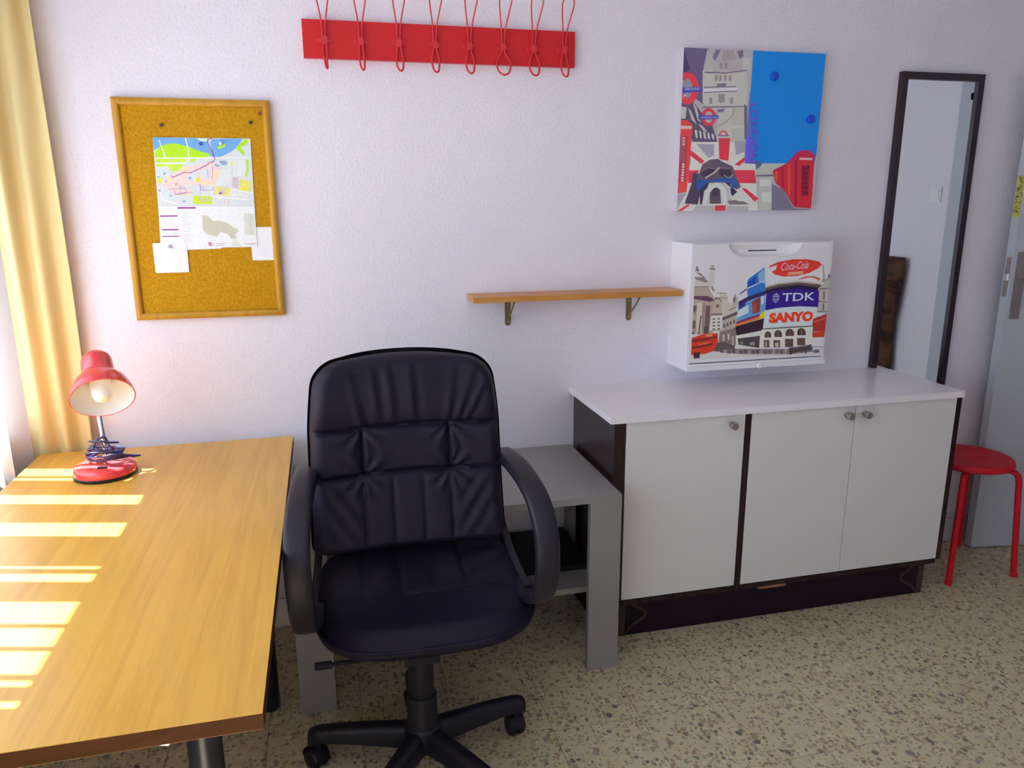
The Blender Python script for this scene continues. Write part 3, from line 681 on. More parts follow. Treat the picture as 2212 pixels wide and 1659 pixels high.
ART_MAP=[((222,228,226),[36,670,600,670,596,258,24,262]),
((244,246,243),[24,262,596,258,594,0,20,0]),
((112,170,222),[36,670,352,668,360,626,376,566,384,552,300,588,234,620,114,634,66,612,36,592]),
((112,170,222),[378,666,560,668,520,616,474,584,406,552,384,550,370,588,364,638]),
((230,246,199),[292,666,352,666,344,648,308,652]),
((176,228,22),[36,582,66,614,114,634,168,636,234,618,302,590,354,576,348,554,266,554,38,552]),
((176,228,22),[402,616,450,636,454,622,416,604]),
((176,228,22),[518,620,574,668,590,662,586,640,542,618,566,578,558,568,514,608]),
((176,228,22),[568,546,582,540,582,486,558,430,550,432,570,490]),
((198,235,73),[38,546,116,548,114,524,36,520]),
((198,235,73),[122,546,216,548,210,526,122,524]),
((198,235,73),[36,514,98,514,96,496,38,498]),
((198,235,73),[100,510,204,514,168,476,122,468]),
((198,235,73),[238,542,276,546,264,530,236,526]),
((246,246,245),[68,656,86,584,92,586,72,658]),
((246,246,245),[86,584,94,550,100,552,92,586]),
((246,246,245),[220,668,230,608,236,610,226,668]),
((246,246,245),[230,608,230,538,236,538,236,608]),
((246,246,245),[34,546,238,548,238,554,36,552]),
((246,246,245),[238,548,578,554,578,560,238,554]),
((246,246,245),[34,514,220,518,220,522,34,518]),
((246,246,245),[366,374,590,334,592,342,368,382]),
((246,246,245),[346,312,570,294,570,302,346,320]),
((246,246,245),[362,462,332,266,338,264,368,460]),
((246,246,245),[468,544,442,388,448,388,472,544]),
((246,246,245),[36,366,56,298,62,302,42,368]),
((246,246,245),[58,296,156,262,158,270,60,304]),
((246,246,245),[504,546,486,434,490,434,508,544]),
((230,237,230),[514,540,562,540,554,434,500,444]),
((230,237,230),[388,478,454,484,440,388,380,388]),
((230,237,230),[388,366,568,332,560,310,362,322]),
((241,219,210),[62,388,98,440,218,500,374,528,414,488,370,400,224,388,234,338,136,320,88,366]),
((246,221,183),[174,488,222,500,216,466,176,460]),
((246,221,183),[360,472,410,484,394,434,356,422]),
((246,221,183),[290,410,370,410,368,388,292,386]),
((246,221,183),[84,432,126,438,122,400,84,394]),
((246,221,183),[138,338,230,344,228,330,142,322]),
((222,228,228),[224,460,280,478,274,410,220,410]),
((222,228,228),[296,478,346,488,340,434,292,428]),
((222,228,228),[174,388,202,388,198,360,172,360]),
((172,133,183),[94,360,192,370,192,374,94,362]),
((172,133,183),[190,372,196,344,198,344,194,372]),
((172,133,183),[196,346,132,334,132,332,198,342]),
((172,133,183),[134,334,130,362,128,360,130,332]),
((172,133,183),[132,328,234,342,234,346,132,332]),
((172,133,183),[280,394,282,354,286,356,284,394]),
((172,133,183),[284,354,350,354,350,356,284,358]),
((172,133,183),[352,354,358,374,354,376,348,356]),
((172,133,183),[296,382,300,360,302,362,300,384]),
((172,133,183),[162,388,160,338,162,338,166,388]),
((172,133,183),[282,394,276,332,278,332,284,394]),
((172,133,183),[332,482,334,432,336,434,336,484]),
((172,133,183),[366,500,354,422,356,422,370,500]),
((161,70,132),[378,672,352,664,354,660,378,666]),
((161,70,132),[352,662,348,648,352,648,356,660]),
((161,70,132),[348,646,356,620,360,622,352,648]),
((161,70,132),[356,620,372,576,378,578,360,622]),
((161,70,132),[372,576,382,548,386,550,378,578]),
((161,70,132),[382,550,374,534,378,532,386,548]),
((161,70,132),[376,536,336,514,338,510,378,530]),
((161,70,132),[336,514,290,490,292,486,338,510]),
((161,70,132),[290,490,228,462,230,458,292,486]),
((161,70,132),[230,462,198,468,198,464,230,458]),
((161,70,132),[198,468,158,450,160,446,200,464]),
((161,70,132),[158,450,122,434,124,430,160,446]),
((230,226,114),[370,382,458,366,446,320,362,332]),
((230,226,114),[520,426,592,408,578,344,512,360]),
((211,197,199),[390,360,426,360,420,330,386,332]),
((211,197,199),[478,438,516,434,506,366,468,378]),
((129,101,162),[390,344,408,344,406,332,388,332]),
((244,228,36),[532,372,554,374,554,354,528,358]),
((244,228,36),[264,432,286,436,284,406,262,402]),
((244,228,36),[34,422,62,428,60,402,36,400]),
((206,228,45),[236,324,346,316,338,270,230,276]),
((204,210,152),[264,314,334,308,326,284,272,288]),
((140,166,193),[406,534,442,536,460,516,424,508]),
((140,166,193),[380,516,406,508,406,498,380,502]),
((140,166,193),[90,458,86,452,80,450,74,452,72,458,76,462,82,464,88,462]),
((140,166,193),[50,356,48,350,42,348,36,350,36,356,38,360,44,362,48,360]),
((140,166,193),[112,322,110,318,104,316,98,318,96,322,98,326,104,328,110,326]),
((140,166,193),[50,436,48,434,44,432,40,434,40,436,40,440,44,442,48,440]),
((140,166,193),[188,288,184,284,178,282,170,284,168,288,172,294,178,296,186,294]),
((140,166,193),[236,430,232,424,226,422,220,424,218,430,222,436,228,438,234,436]),
((246,237,142),[474,528,496,528,494,506,472,506]),
((226,155,132),[416,304,414,264,416,264,418,304]),
((226,155,132),[440,304,438,264,440,264,442,304]),
((222,166,172),[152,394,148,388,142,386,136,388,134,394,138,400,144,402,150,400]),
((222,166,172),[94,410,90,404,86,402,80,404,78,410,82,416,88,420,92,416]),
((222,166,172),[130,440,128,438,120,436,114,438,112,440,114,444,122,446,128,444]),
((222,166,172),[362,522,358,516,348,514,338,516,336,522,340,528,350,530,358,528]),
((222,166,172),[498,422,496,416,492,414,486,416,486,422,488,428,492,430,498,428]),
((185,188,189),[24,262,596,256,596,258,24,264]),
((152,55,148),[136,254,242,254,242,244,136,244]),
((152,55,148),[30,204,130,204,130,196,30,196]),
((152,55,148),[32,120,130,120,130,112,32,112]),
((152,55,148),[30,78,130,78,128,72,30,72]),
((219,224,220),[158,232,196,232,196,230,158,230]),
((219,224,220),[158,224,216,222,216,220,158,220]),
((219,224,220),[158,214,208,214,208,212,158,212]),
((219,224,220),[158,206,202,204,202,202,158,202]),
((219,224,220),[158,196,222,196,220,192,158,194]),
((219,224,220),[156,188,214,186,214,184,156,184]),
((219,224,220),[156,178,206,178,206,174,156,176]),
((219,224,220),[156,170,198,168,198,166,156,166]),
((219,224,220),[156,160,218,160,218,156,156,158]),
((219,224,220),[156,152,210,150,210,148,154,148]),
((219,224,220),[154,142,204,142,204,138,154,140]),
((219,224,220),[154,134,196,132,196,130,154,130]),
((219,224,220),[154,124,216,124,216,120,154,122]),
((219,224,220),[154,114,208,114,208,112,154,112]),
((219,224,220),[154,106,200,106,200,102,152,102]),
((219,224,220),[152,96,194,96,194,94,152,94]),
((219,224,220),[152,88,214,86,212,84,152,84]),
((219,224,220),[152,78,206,78,206,74,152,76]),
((219,224,220),[152,70,198,68,198,66,152,66]),
((219,224,220),[152,60,190,60,190,56,150,58]),
((219,224,220),[150,52,210,50,210,48,150,48]),
((219,224,220),[150,42,202,40,202,38,150,40]),
((222,226,222),[32,188,112,186,112,184,32,186]),
((222,226,222),[32,180,124,178,124,176,32,178]),
((222,226,222),[32,172,120,170,120,168,32,170]),
((222,226,222),[32,164,114,162,114,160,32,162]),
((222,226,222),[32,156,110,156,110,152,32,154]),
((222,226,222),[32,148,122,148,122,144,32,146]),
((222,226,222),[32,140,118,140,118,136,30,138]),
((222,226,222),[30,132,112,132,112,130,30,130]),
((222,226,222),[34,106,108,106,108,102,34,104]),
((222,226,222),[32,252,112,252,112,250,32,250]),
((222,226,222),[34,98,126,98,126,94,34,96]),
((222,226,222),[30,244,112,244,112,242,30,242]),
((222,226,222),[32,90,120,90,120,86,32,88]),
((222,226,222),[30,236,112,236,110,234,30,234]),
((204,201,177),[276,202,308,200,338,168,370,170,420,156,490,104,462,80,474,58,440,52,420,82,380,98,350,70,324,76,296,82,272,116]),
((230,230,210),[448,48,472,52,496,4,434,6]),
((222,224,210),[528,212,592,210,588,74,522,76]),
((193,194,191),[550,204,574,204,574,200,550,202]),
((193,194,191),[550,194,590,192,590,190,550,190]),
((193,194,191),[550,182,588,182,588,180,550,180]),
((193,194,191),[550,172,586,172,586,170,550,170]),
((193,194,191),[550,162,586,162,584,160,550,160]),
((193,194,191),[550,152,584,152,584,148,550,150]),
((193,194,191),[550,142,582,140,582,138,550,138]),
((193,194,191),[550,130,580,130,580,128,548,128]),
((193,194,191),[548,120,580,120,580,118,548,118]),
((193,194,191),[548,110,578,110,578,108,548,108]),
((193,194,191),[548,100,576,100,576,96,548,98]),
((193,194,191),[548,90,576,88,576,86,548,86]),
((198,70,118),[298,34,316,34,316,12,300,12]),
((244,210,216),[304,28,312,28,312,24,304,24]),
((244,210,216),[304,20,312,20,312,18,304,18]),
((161,90,142),[512,22,586,22,586,18,510,20])]
# ------------------------------------------------------------------ the room
RX, BY, CH = 3.45, -3.7, 2.55
HY0, HY1, DH = -1.0, -0.19, 2.06                                      # doorway in the right wall
bm = bbox(WX0, RX+.15, 0, .15, -.05, CH+.05); struct(obj('wall_back', bm, 'wall', smooth=False))
bm = bmesh.new()
box(bm, WX0, WX1, WY1, 0, 0, CH); box(bm, WX0, WX1, BY, WY0, 0, CH); box(bm, WX0, WX1, WY0, WY1, 0, WZ0); box(bm, WX0, WX1, WY0, WY1, WZ1, CH)
struct(obj('wall_left', bm, 'wall', smooth=False))
bm = bmesh.new()
box(bm, RX, RX+.12, HY1, 0, 0, CH); box(bm, RX, RX+.12, BY, HY0, 0, CH); box(bm, RX, RX+.12, HY0, HY1, DH, CH)
struct(obj('wall_right', bm, 'wall', smooth=False))
struct(obj('wall_front', bbox(WX0, RX+.15, BY-.12, BY, -.05, CH+.05), 'wall', smooth=False))
struct(obj('ceiling', bbox(WX0, RX+1.6, BY-.12, .15, CH, CH+.1), 'ceiling', smooth=False))
bm = bmesh.new(); box(bm, RX+1.3, RX+1.42, -2.2, .15, 0, CH); box(bm, RX+.12, RX+1.42, -2.32, -2.2, 0, CH); box(bm, RX+.15, RX+1.42, .03, .15, 0, CH)
struct(obj('wall_hallway', bm, 'wall', smooth=False))
# floor: terrazzo tiles laid in a grid, joints open by a hair; the rest of the room is one slab behind the viewer
fl = struct(obj('floor', bbox(WX0, RX+1.5, BY-.1, .12, -.06, -.008), 'grout', smooth=False))
PT, X0T, Y0T, ROWS = .271, .845, -.253, 6
tm = None
ylast = Y0T-ROWS*PT
for j in range(-1, ROWS):
    ya, yb = (0, Y0T) if j < 0 else (Y0T-j*PT, Y0T-(j+1)*PT)
    for i in range(-7, 10):
        xa, xb = X0T+i*PT, X0T+(i+1)*PT
        if xb < WX1+.01 or xa > RX-.01: continue
        xa, xb = max(xa, WX1), min(xb, RX)
        full = j >= 0 and xb-xa > PT-.001
        if full and tm is not None:
            o = bpy.data.objects.new('tile', tm); C.objects.link(o)
        else:
            g = .0007; w, d = xb-xa-2*g, ya-yb-2*g
            bm = bbox(0, w, -d, 0, -.012, 0); o = obj('tile', bm, 'terrazzo', bevel=.0006, seg=1, smooth=False)
            if full: tm = o.data
        o.location = (xa+.0007, ya-.0007, 0); o.parent = fl
struct(obj('floor_rear', bbox(WX1, RX+1.42, BY, ylast-.001, -.012, 0), 'terrazzo', smooth=False))
struct(obj('floor_hallway', bbox(RX, RX+1.42, ylast, .12, -.012, 0), 'terrazzo', smooth=False))
# glazed skirting with a thin cap
bb = struct(obj('baseboard_back', bbox(-.93, 2.70, -.004, 0, 0, .004), 'grout', smooth=False))
for i in range(14):
    xa = -.98+i*.271
    if xa > 2.55: continue
    obj('tile', bbox(xa+.0006, xa+.2704, -.010, .001, .001, .112), 'tile_white', bb, bevel=.0015, seg=1)
obj('cap_strip', bbox(-.98, 2.72, -.008, .001, .115, .138), 'tile_white', bb, bevel=.004)
# window: white frame, two casements with panes; rear one unseen, added for fill light
wn = struct(obj('window_1', (lambda b: (box(b, -1.245, -1.19, WY0, WY1, WZ0, WZ0+.05), box(b, -1.245, -1.19, WY0, WY1, WZ1-.05, WZ1), box(b, -1.245, -1.19, WY0, WY0+.05, WZ0+.05, WZ1-.05), box(b, -1.245, -1.19, WY1-.03, WY1, WZ0+.05, WZ1-.05), b)[-1])(bmesh.new()), 'white_paint', bevel=.003))
for ya, yb in ((WY0+.05, -1.72), (-1.72, WY1-.03)):
    obj('pane', bbox(-1.222, -1.218, ya+.001, yb-.001, WZ0+.051, WZ1-.051), 'glass', wn, smooth=False)
obj('mullion', bbox(-1.24, -1.195, -1.745, -1.695, WZ0+.05, WZ1-.05), 'white_paint', wn, bevel=.003)
obj('window_sill', bbox(-1.19, -.985, WY0+.003, WY1-.003, WZ0-.002, WZ0+.02), 'tile_white', wn, bevel=.004)
# doorway lining in the right wall (seen in the mirror)
dj = struct(obj('trim_1', (lambda b: (box(b, RX-.02, RX+.13, HY0, HY0+.035, 0, DH), box(b, RX-.02, RX+.13, HY1-.035, HY1, 0, DH), box(b, RX-.02, RX+.13, HY0, HY1, DH-.035, DH), b)[-1])(bmesh.new()), 'door_paint', bevel=.003))
obj('casing', (lambda b: (box(b, RX-.018, RX, HY0-.07, HY0, 0, DH+.07), box(b, RX-.018, RX, HY1, HY1+.07, 0, DH+.07), box(b, RX-.018, RX, HY0, HY1, DH, DH+.07), b)[-1])(bmesh.new()), 'door_paint', dj, bevel=.003)
obj('strike_plate', bbox(RX+.01, RX+.05, HY0+.034, HY0+.038, 1.11, 1.19), 'satin', dj)
# open door leaf standing almost against the back wall
DX, DY0, DYH = 2.722, -.060, -.165
dr = struct(thing('door_1', 'grey painted open door standing beside the tall mirror', 'door', (RX-.02, DYH, 0)))
ang = math.atan2(DY0-DYH, -(RX-.02-DX)); L = math.hypot(RX-.02-DX, DY0-DYH)
ux = Vector((math.cos(ang), math.sin(ang), 0)); uy = Vector((-ux.y, ux.x, 0))
if uy.y > 0: uy = -uy                                                  # uy points to the viewer
T = .042
def dl(bm, a0, a1, b0, b1, z0, z1):
    vs = box(bm, a0, a1, b0, b1, z0, z1)
    for v in vs:
        a, b, z = v.co; v.co = Vector((RX-.02, DYH, z))+ux*a+uy*b
bm = bmesh.new(); dl(bm, 0.005, L, 0, T, .006, 2.03); obj('door_leaf', bm, 'door_paint', dr, bevel=.003)
bm = bmesh.new(); dl(bm, L-.055, L-.018, T-.001, T+.008, 1.03, 1.30); hp = obj('handle_plate', bm, 'satin', dr, bevel=.003)
bm = bmesh.new(); P0 = Vector((RX-.02, DYH, 1.20))+ux*(L-.036)
tube(bm, [P0+uy*(T), P0+uy*(T+.05), P0+uy*(T+.055)-ux*.02, P0+uy*(T+.055)-ux*.115], .009, 10); obj('lever', bm, 'satin', hp)
bm = bmesh.new(); dl(bm, L-.055, L-.018, -.008, .001, 1.03, 1.30); hp2 = obj('handle_plate', bm, 'satin', dr, bevel=.003)
bm = bmesh.new(); dl(bm, L-.001, L+.0015, .008, T-.008, 1.12, 1.28); lp = obj('latch_plate', bm, 'satin', dr, bevel=.0005, seg=1)
bm = bmesh.new(); dl(bm, L, L+.012, .013, T-.013, 1.185, 1.212); obj('latch_bolt', bm, 'chrome', lp, bevel=.002)
bm = bmesh.new(); dl(bm, L-.0005, L+.001, .004, T-.003, 1.44, 1.60); tp = obj('sticker', bm, 'tape', dr, smooth=False); tp['label'] = 'yellow printed sticker on the door edge'
# ------------------------------------------------------------------ window blind and curtain at the left
bl = thing('vertical_blind', 'white cloth vertical blind hanging in the window at the left edge', 'blind', (-.945, -.8, 2.2))
obj('headrail', bbox(-.975, -.915, -3.35, -.12, 2.17, 2.21), 'white_paint', bl, bevel=.004)
XB = -.953; k26 = .26
def slat(ya, yb, W=.089):
    """a slat turned so that it shades the strip ya..yb along the sun"""
    w = abs(ya-yb); W = max(W, w); a = math.asin(min(1, w/(W*math.hypot(1, k26))))-math.atan(k26)
    e = Vector((math.cos(a), math.sin(a), 0)); yc = (ya+yb)/2 + k26*(0)
    bm = bmesh.new(); n_ = 6; vs = []
    nn = Vector((-e.y, e.x, 0))
    for z in (.45, 2.17):
        for k in range(n_+1):
            t = k/n_-.5; p = Vector((XB, yc, z))+e*(t*W)+nn*(.006*(1-4*t*t))
            vs.append(bm.verts.new(p))
    for k in range(n_): bm.faces.new((vs[k], vs[k+1], vs[n_+2+k], vs[n_+1+k]))
    bmesh.ops.solidify(bm, geom=bm.faces[:], thickness=.0012)
    o = obj('slat', bm, 'slat', bl, angle=60)
off = k26*(XB+.97)
for ya, yb in [(-.055, -.182), (-.246, -.263), (-.283, -.398), (-.462, -.527), (-.520, -.587), (-.666, -.750), (-.742, -.826), (-.837, -.862), (-.896, -.983), (-1.065, -1.082), (-1.143, -1.160),
               (-1.228, -1.248), (-1.262, -1.304)] + [(-1.319-i*.106, -1.319-i*.106-.112) for i in range(3)]:
    slat(ya-off, yb-off)
# pale yellow curtain drawn together in the corner
bm = bmesh.new(); nx, nz = 60, 14; rows = []
for j in range(nz+1):
    z = .12+(2.42-.12)*j/nz; row = []
    for i in range(nx+1):
        t = i/nx; x = -.945+.187*t
        y = -.030+.012*math.sin(t*2*PI*2.6+.6)+.004*math.sin(t*23+z*3)+.002*math.sin(z*5+t*9)
        row.append(bm.verts.new((x+.004*math.sin(z*3+t*4), y, z)))
    rows.append(row)
for j in range(nz):
    for i in range(nx): bm.faces.new((rows[j][i], rows[j][i+1], rows[j+1][i+1], rows[j+1][i]))
cu = tag(obj('curtain', bm, 'curtain', angle=80), 'pale yellow curtain gathered in the corner behind the wooden desk', 'curtain')
md = cu.modifiers.new('thickness', 'SOLIDIFY'); md.thickness = .0015
obj('curtain_rod', (lambda b: (tube(b, [(-1.0, -.03, 2.43), (-.70, -.03, 2.43)], .01, 10), b)[-1])(bmesh.new()), 'white_paint', cu)

# ------------------------------------------------------------------ desk
DKX0, DKX1, DKY0, DKY1, DZ = -.9045, -.1335, -1.546, -.060, .740
dk = thing('desk', 'wooden laminate desk with black legs, sunlit in stripes', 'desk', ((DKX0+DKX1)/2, (DKY0+DKY1)/2, 0))
bm = bbox(DKX0+.0008, DKX1-.0008, DKY0+.0008, DKY1-.0008, DZ-.029, DZ); dt = obj('desktop', bm, 'desk_wood', dk, bevel=.0015, seg=1)
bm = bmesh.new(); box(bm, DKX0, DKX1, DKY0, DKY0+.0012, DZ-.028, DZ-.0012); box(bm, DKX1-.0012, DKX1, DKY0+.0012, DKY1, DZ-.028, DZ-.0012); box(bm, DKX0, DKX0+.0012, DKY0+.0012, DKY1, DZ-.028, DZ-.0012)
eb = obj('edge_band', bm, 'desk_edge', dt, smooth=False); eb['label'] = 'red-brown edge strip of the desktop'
for x, y in ((DKX1-.105, DKY1-.42), (-.250, DKY0+.135), (DKX0+.10, DKY1-.40), (DKX0+.10, DKY0+.135)):
    bm = bmesh.new(); lathe(bm, [(0, .0), (.022, 0), (.029, .006), (.030, .02), (.029, .05), (.029, .69), (.05, .705), (.05, DZ-.029), (0, DZ-.029)], (x, y, 0), seg=24)
    obj('leg', bm, 'black_paint', dk)

# ------------------------------------------------------------------ grey low table with shelf
TX0, TX1, TY, TZ = -.146, .872, -.539, .612
tb = thing('side_table', 'grey laminate low table with lower shelf behind the office chair', 'table', ((TX0+TX1)/2, TY/2, 0))
obj('tabletop', bbox(TX0, TX1, TY+.002, -.012, TZ-.022, TZ), 'grey_panel', tb, bevel=.002)
obj('shelf', bbox(TX0+.02, TX1-.02, TY+.075, -.014, .245, .265), 'grey_panel', tb, bevel=.002)
for xa, xb in ((TX0, TX0+.105), (TX1-.105, TX1)):
    obj('leg', bbox(xa, xb, TY, TY+.022, 0, TZ-.001), 'grey_panel', tb, bevel=.002)
for xa, xb in ((TX0, TX0+.022), (TX1-.022, TX1)):
    obj('side_rail', bbox(xa, xb, -.09, -.014, 0, TZ-.023), 'grey_panel', tb, bevel=.002)
bm = bbox(.33, .84, -.345, -.03, .265, .283)
tag(obj('folder', bm, 'black_board', bevel=.003), 'flat black folder lying on the lower shelf of the grey table', 'folder')

# ------------------------------------------------------------------ white sideboard
CXa, CXb, CY = .887, 2.238, -.404
cb = thing('sideboard', 'dark brown sideboard with three white doors and white worktop', 'cabinet', ((CXa+CXb)/2, -.2, 0))
bm = bmesh.new(); box(bm, CXa, CXa+.020, CY-.018, -.003, 0.0, .812); obj('side_panel', bm, 'dark_wood', cb, bevel=.0015)
obj('front_stile', bbox(CXa+.020, .926, CY-.018, CY, .165, .812), 'dark_wood', cb, bevel=.0015)
bm = bmesh.new(); box(bm, CXb-.022, CXb, CY-.018, -.003, .165, .812); box(bm, CXb-.04, CXb-.022, -.36, -.003, 0, .166); obj('side_panel', bm, 'dark_wood', cb, bevel=.0015)
obj('divider', bbox(1.3585, 1.3815, CY-.019, -.01, .165, .812), 'dark_wood', cb, bevel=.004)
obj('back_panel', bbox(CXa+.02, CXb-.022, -.012, -.004, .165, .812), 'dark_wood', cb, smooth=False)
obj('bottom_panel', bbox(CXa+.02, CXb-.022, CY-.018, -.012, .150, .168), 'dark_wood', cb, bevel=.001)
kk = obj('plinth', bbox(.965, CXb-.045, -.372, -.354, 0, .150), 'kick_wood', cb, smooth=False)
obj('plinth_end', bbox(.928, .965, -.374, -.350, 0, .150), 'worn_wood', cb, bevel=.002)
obj('plinth_end', bbox(CXb-.048, CXb-.022, -.374, -.350, 0, .150), 'worn_wood', cb, bevel=.002)
for (xs, sg) in ((.966, 1), (CXb-.049, -1)):
    bm = bmesh.new(); q = [(xs+sg*.006, .140), (xs+sg*.012, .128), (xs+sg*.074, .088), (xs+sg*.079, .076), (xs+sg*.072, .066), (xs+sg*.016, .030), (xs+sg*.004, .008)]
    for a, b in zip(q[:-1], q[1:]):
        d = Vector((b[0]-a[0], 0, b[1]-a[1])).normalized(); nn = Vector((-d.z, 0, d.x))*.0045
        p = [(a[0]+nn.x, a[1]+nn.z), (b[0]+nn.x, b[1]+nn.z), (b[0]-nn.x, b[1]-nn.z), (a[0]-nn.x, a[1]-nn.z)]
        prism(bm, p, -.375, -.371)
    obj('worn_moulding', bm, 'worn_wood', cb, smooth=False)
obj('wood_block', bbox(1.463, 1.572, -.421, -.40, .140, .1505), 'light_wood', cb, bevel=.002)
doors = [(.928, 1.357, 1.303), (1.383, 1.787, 1.752), (1.790, 2.214, 1.822)]
for xa, xb, kx in doors:
    d = obj('door', bbox(xa, xb, CY-.020, CY-.001, .172, .809), 'white_lam', cb, bevel=.0012)
    bm = bmesh.new(); lathe(bm, [(0, 0), (.0075, 0), (.0075, .008), (.012, .011), (.0125, .013), (.0125, .033), (.0115, .0345), (0, .0345)], (kx, CY-.0195, .777), (0, -1, 0), 20)
    obj('knob', bm, 'satin', d)
obj('worktop', bbox(.8685, 2.2303, -.4379, -.0005, .812, .8348), 'white_top', cb, bevel=.002)

# ------------------------------------------------------------------ shoe cabinet on the wall with printed flap
BX0, BX1, BZ0, BZ1, BYF = 1.262, 1.830, .909, 1.364, -.166
sc = thing('wall_cabinet', 'white plastic wall cabinet printed with a city street photo', 'cabinet', ((BX0+BX1)/2, -.08, BZ0))
bm = bmesh.new(); box(bm, BX0, BX0+.010, BYF+.004, 0, BZ0+.012, BZ1); box(bm, BX1-.010, BX1, BYF+.004, 0, BZ0+.012, BZ1); box(bm, BX0+.01, BX1-.01, BYF+.02, 0, BZ1-.010, BZ1); box(bm, BX0+.01, BX1-.01, -.006, 0, BZ0+.012, BZ1-.01)
obj('body', bm, 'white_plastic', sc, bevel=.0025)
obj('base_tray', bbox(BX0-.002, BX1+.002, BYF-.006, 0, BZ0-.004, BZ0+.012), 'white_plastic', sc, bevel=.003)
obj('front_rail', bbox(BX0+.010, BX1-.010, BYF-.003, BYF+.02, BZ0+.0125, BZ0+.022), 'white_plastic', sc, bevel=.002)
bm = bmesh.new()
nt = [(1.400, BZ1-.006), (1.407, BZ1-.020), (1.425, BZ1-.040), (1.452, BZ1-.049), (1.480, BZ1-.050), (1.620, BZ1-.050), (1.650, BZ1-.047), (1.676, BZ1-.036), (1.692, BZ1-.018), (1.698, BZ1-.006)]
poly = [(BX0+.0115, BZ0+.026), (BX1-.0115, BZ0+.026), (BX1-.0115, BZ1-.003), (1.699, BZ1-.003)]+nt[::-1]+[(1.399, BZ1-.003), (BX0+.0115, BZ1-.003)]
prism(bm, poly, BYF, BYF+.014)
fp = obj('flap_door', bm, 'white_plastic', sc, bevel=.0015, angle=30)
bm = bmesh.new()                                                       # dished finger grip behind the notch
A = [Vector((x, BYF+.002, z)) for x, z in nt]; cxn = 1.548
B = [Vector((cxn+(x-cxn)*.80, BYF+.022, z+.006 if z < BZ1-.012 else z)) for x, z in nt]
va = [bm.verts.new(v) for v in A]; vb = [bm.verts.new(v) for v in B]
for k in range(len(A)-1): bm.faces.new((va[k], va[k+1], vb[k+1], vb[k]))
bm.faces.new(vb)
gp = obj('finger_grip', bm, 'white_plastic', fp, angle=50)
bm = bbox(1.493, 1.605, BYF+.0195, BYF+.0222, BZ1-.032, BZ1-.0285); obj('slot', bm, 'dark_slot', gp, smooth=False)
bm = bmesh.new(); lathe(bm, [(0, 0), (.012, 0), (.012, .003), (.008, .006), (0, .006)], (1.556, BYF-.005, BZ0+.004), (0, -1, 0), 16)
obj('catch', bm, 'white_plastic', sc)
ext = [((232, 248, 255), text_polys('TDK', 136, 30, (368, 237), bold=.012)),
       ((255, 74, 38), text_polys('SANYO', 184, 38, (320, 158.5), bold=.06)),
       ((246, 200, 196), text_polys('Coca-Cola', 112, 29, (354, 349.5), shear=.35, bold=.016, slope=.05))]
# TDK emblem: a ring of triangles
em = []
for k in range(6):
    a0, a1 = math.radians(60*k+30), math.radians(60*k+90)
    for r0, r1 in ((15, 12.4), (7.5, 5.4)):
        em.append([342+r1*math.cos(a0)*.95, 251+r1*math.sin(a0)*1.2, 342+r0*math.cos(a0)*.95, 251+r0*math.sin(a0)*1.2, 342+r0*math.cos(a1)*.95, 251+r0*math.sin(a1)*1.2, 342+r1*math.cos(a1)*.95, 251+r1*math.sin(a1)*1.2])
    c, s = math.cos(a0), math.sin(a0)
    em.append([342+15*c*.95-1.1*s, 251+15*s*1.2+1.1*c, 342+15*c*.95+1.1*s, 251+15*s*1.2-1.1*c, 342+5*c+1.1*s, 251+5*s-1.1*c, 342+5*c-1.1*s, 251+5*s+1.1*c])
ext.append(((216, 240, 255), em))
pr = print_mesh('printed_picture', ART_BOX, ext, BX0, .911, BYF, 'print_gloss', fp)
pr['label'] = 'street photo print with round white and red signs'

# ------------------------------------------------------------------ poster board
PX0, PX1, PZ0, PZ1 = 1.2605, 1.822, 1.4735, 2.0265
pb = thing('magnetic_board', 'square magnetic picture board with London collage and blue field', 'picture', ((PX0+PX1)/2, -.015, PZ0))
obj('board', bbox(PX0, PX1, -.030, 0, PZ0, PZ1), 'board_side', pb, bevel=.002)
ext = [((138, 90, 216), text_polys('LONDON', 204, 33, (263, 374), rot=-85.5)),
       ((224, 224, 244), text_polys('GROUND', 60, 8.5, (7, 412.5), shear=.3, bold=.01, slope=.06)), ((220, 220, 240), text_polys('UNDERGROUND', 66, 5.5, (73, 321), slope=.03, bold=.01))]
p2 = print_mesh('printed_picture', ART_POSTER, ext, PX0, PZ0, -.0300, 'print_gloss', pb)
for x, z, lb in ((1.6165, 1.943, 'round blue magnet near the top of the picture board'), (1.779, 1.800, 'round blue magnet at the right edge of the picture board')):
    bm = bmesh.new(); lathe(bm, [(0, 0), (.0145, 0), (.0155, .002), (.0150, .007), (.012, .0095), (0, .010)], (x, -.0315, z), (0, -1, 0), 24)
    tag(obj('magnet', bm, 'magnet'), lb, 'magnet', 'round magnets on the picture board')

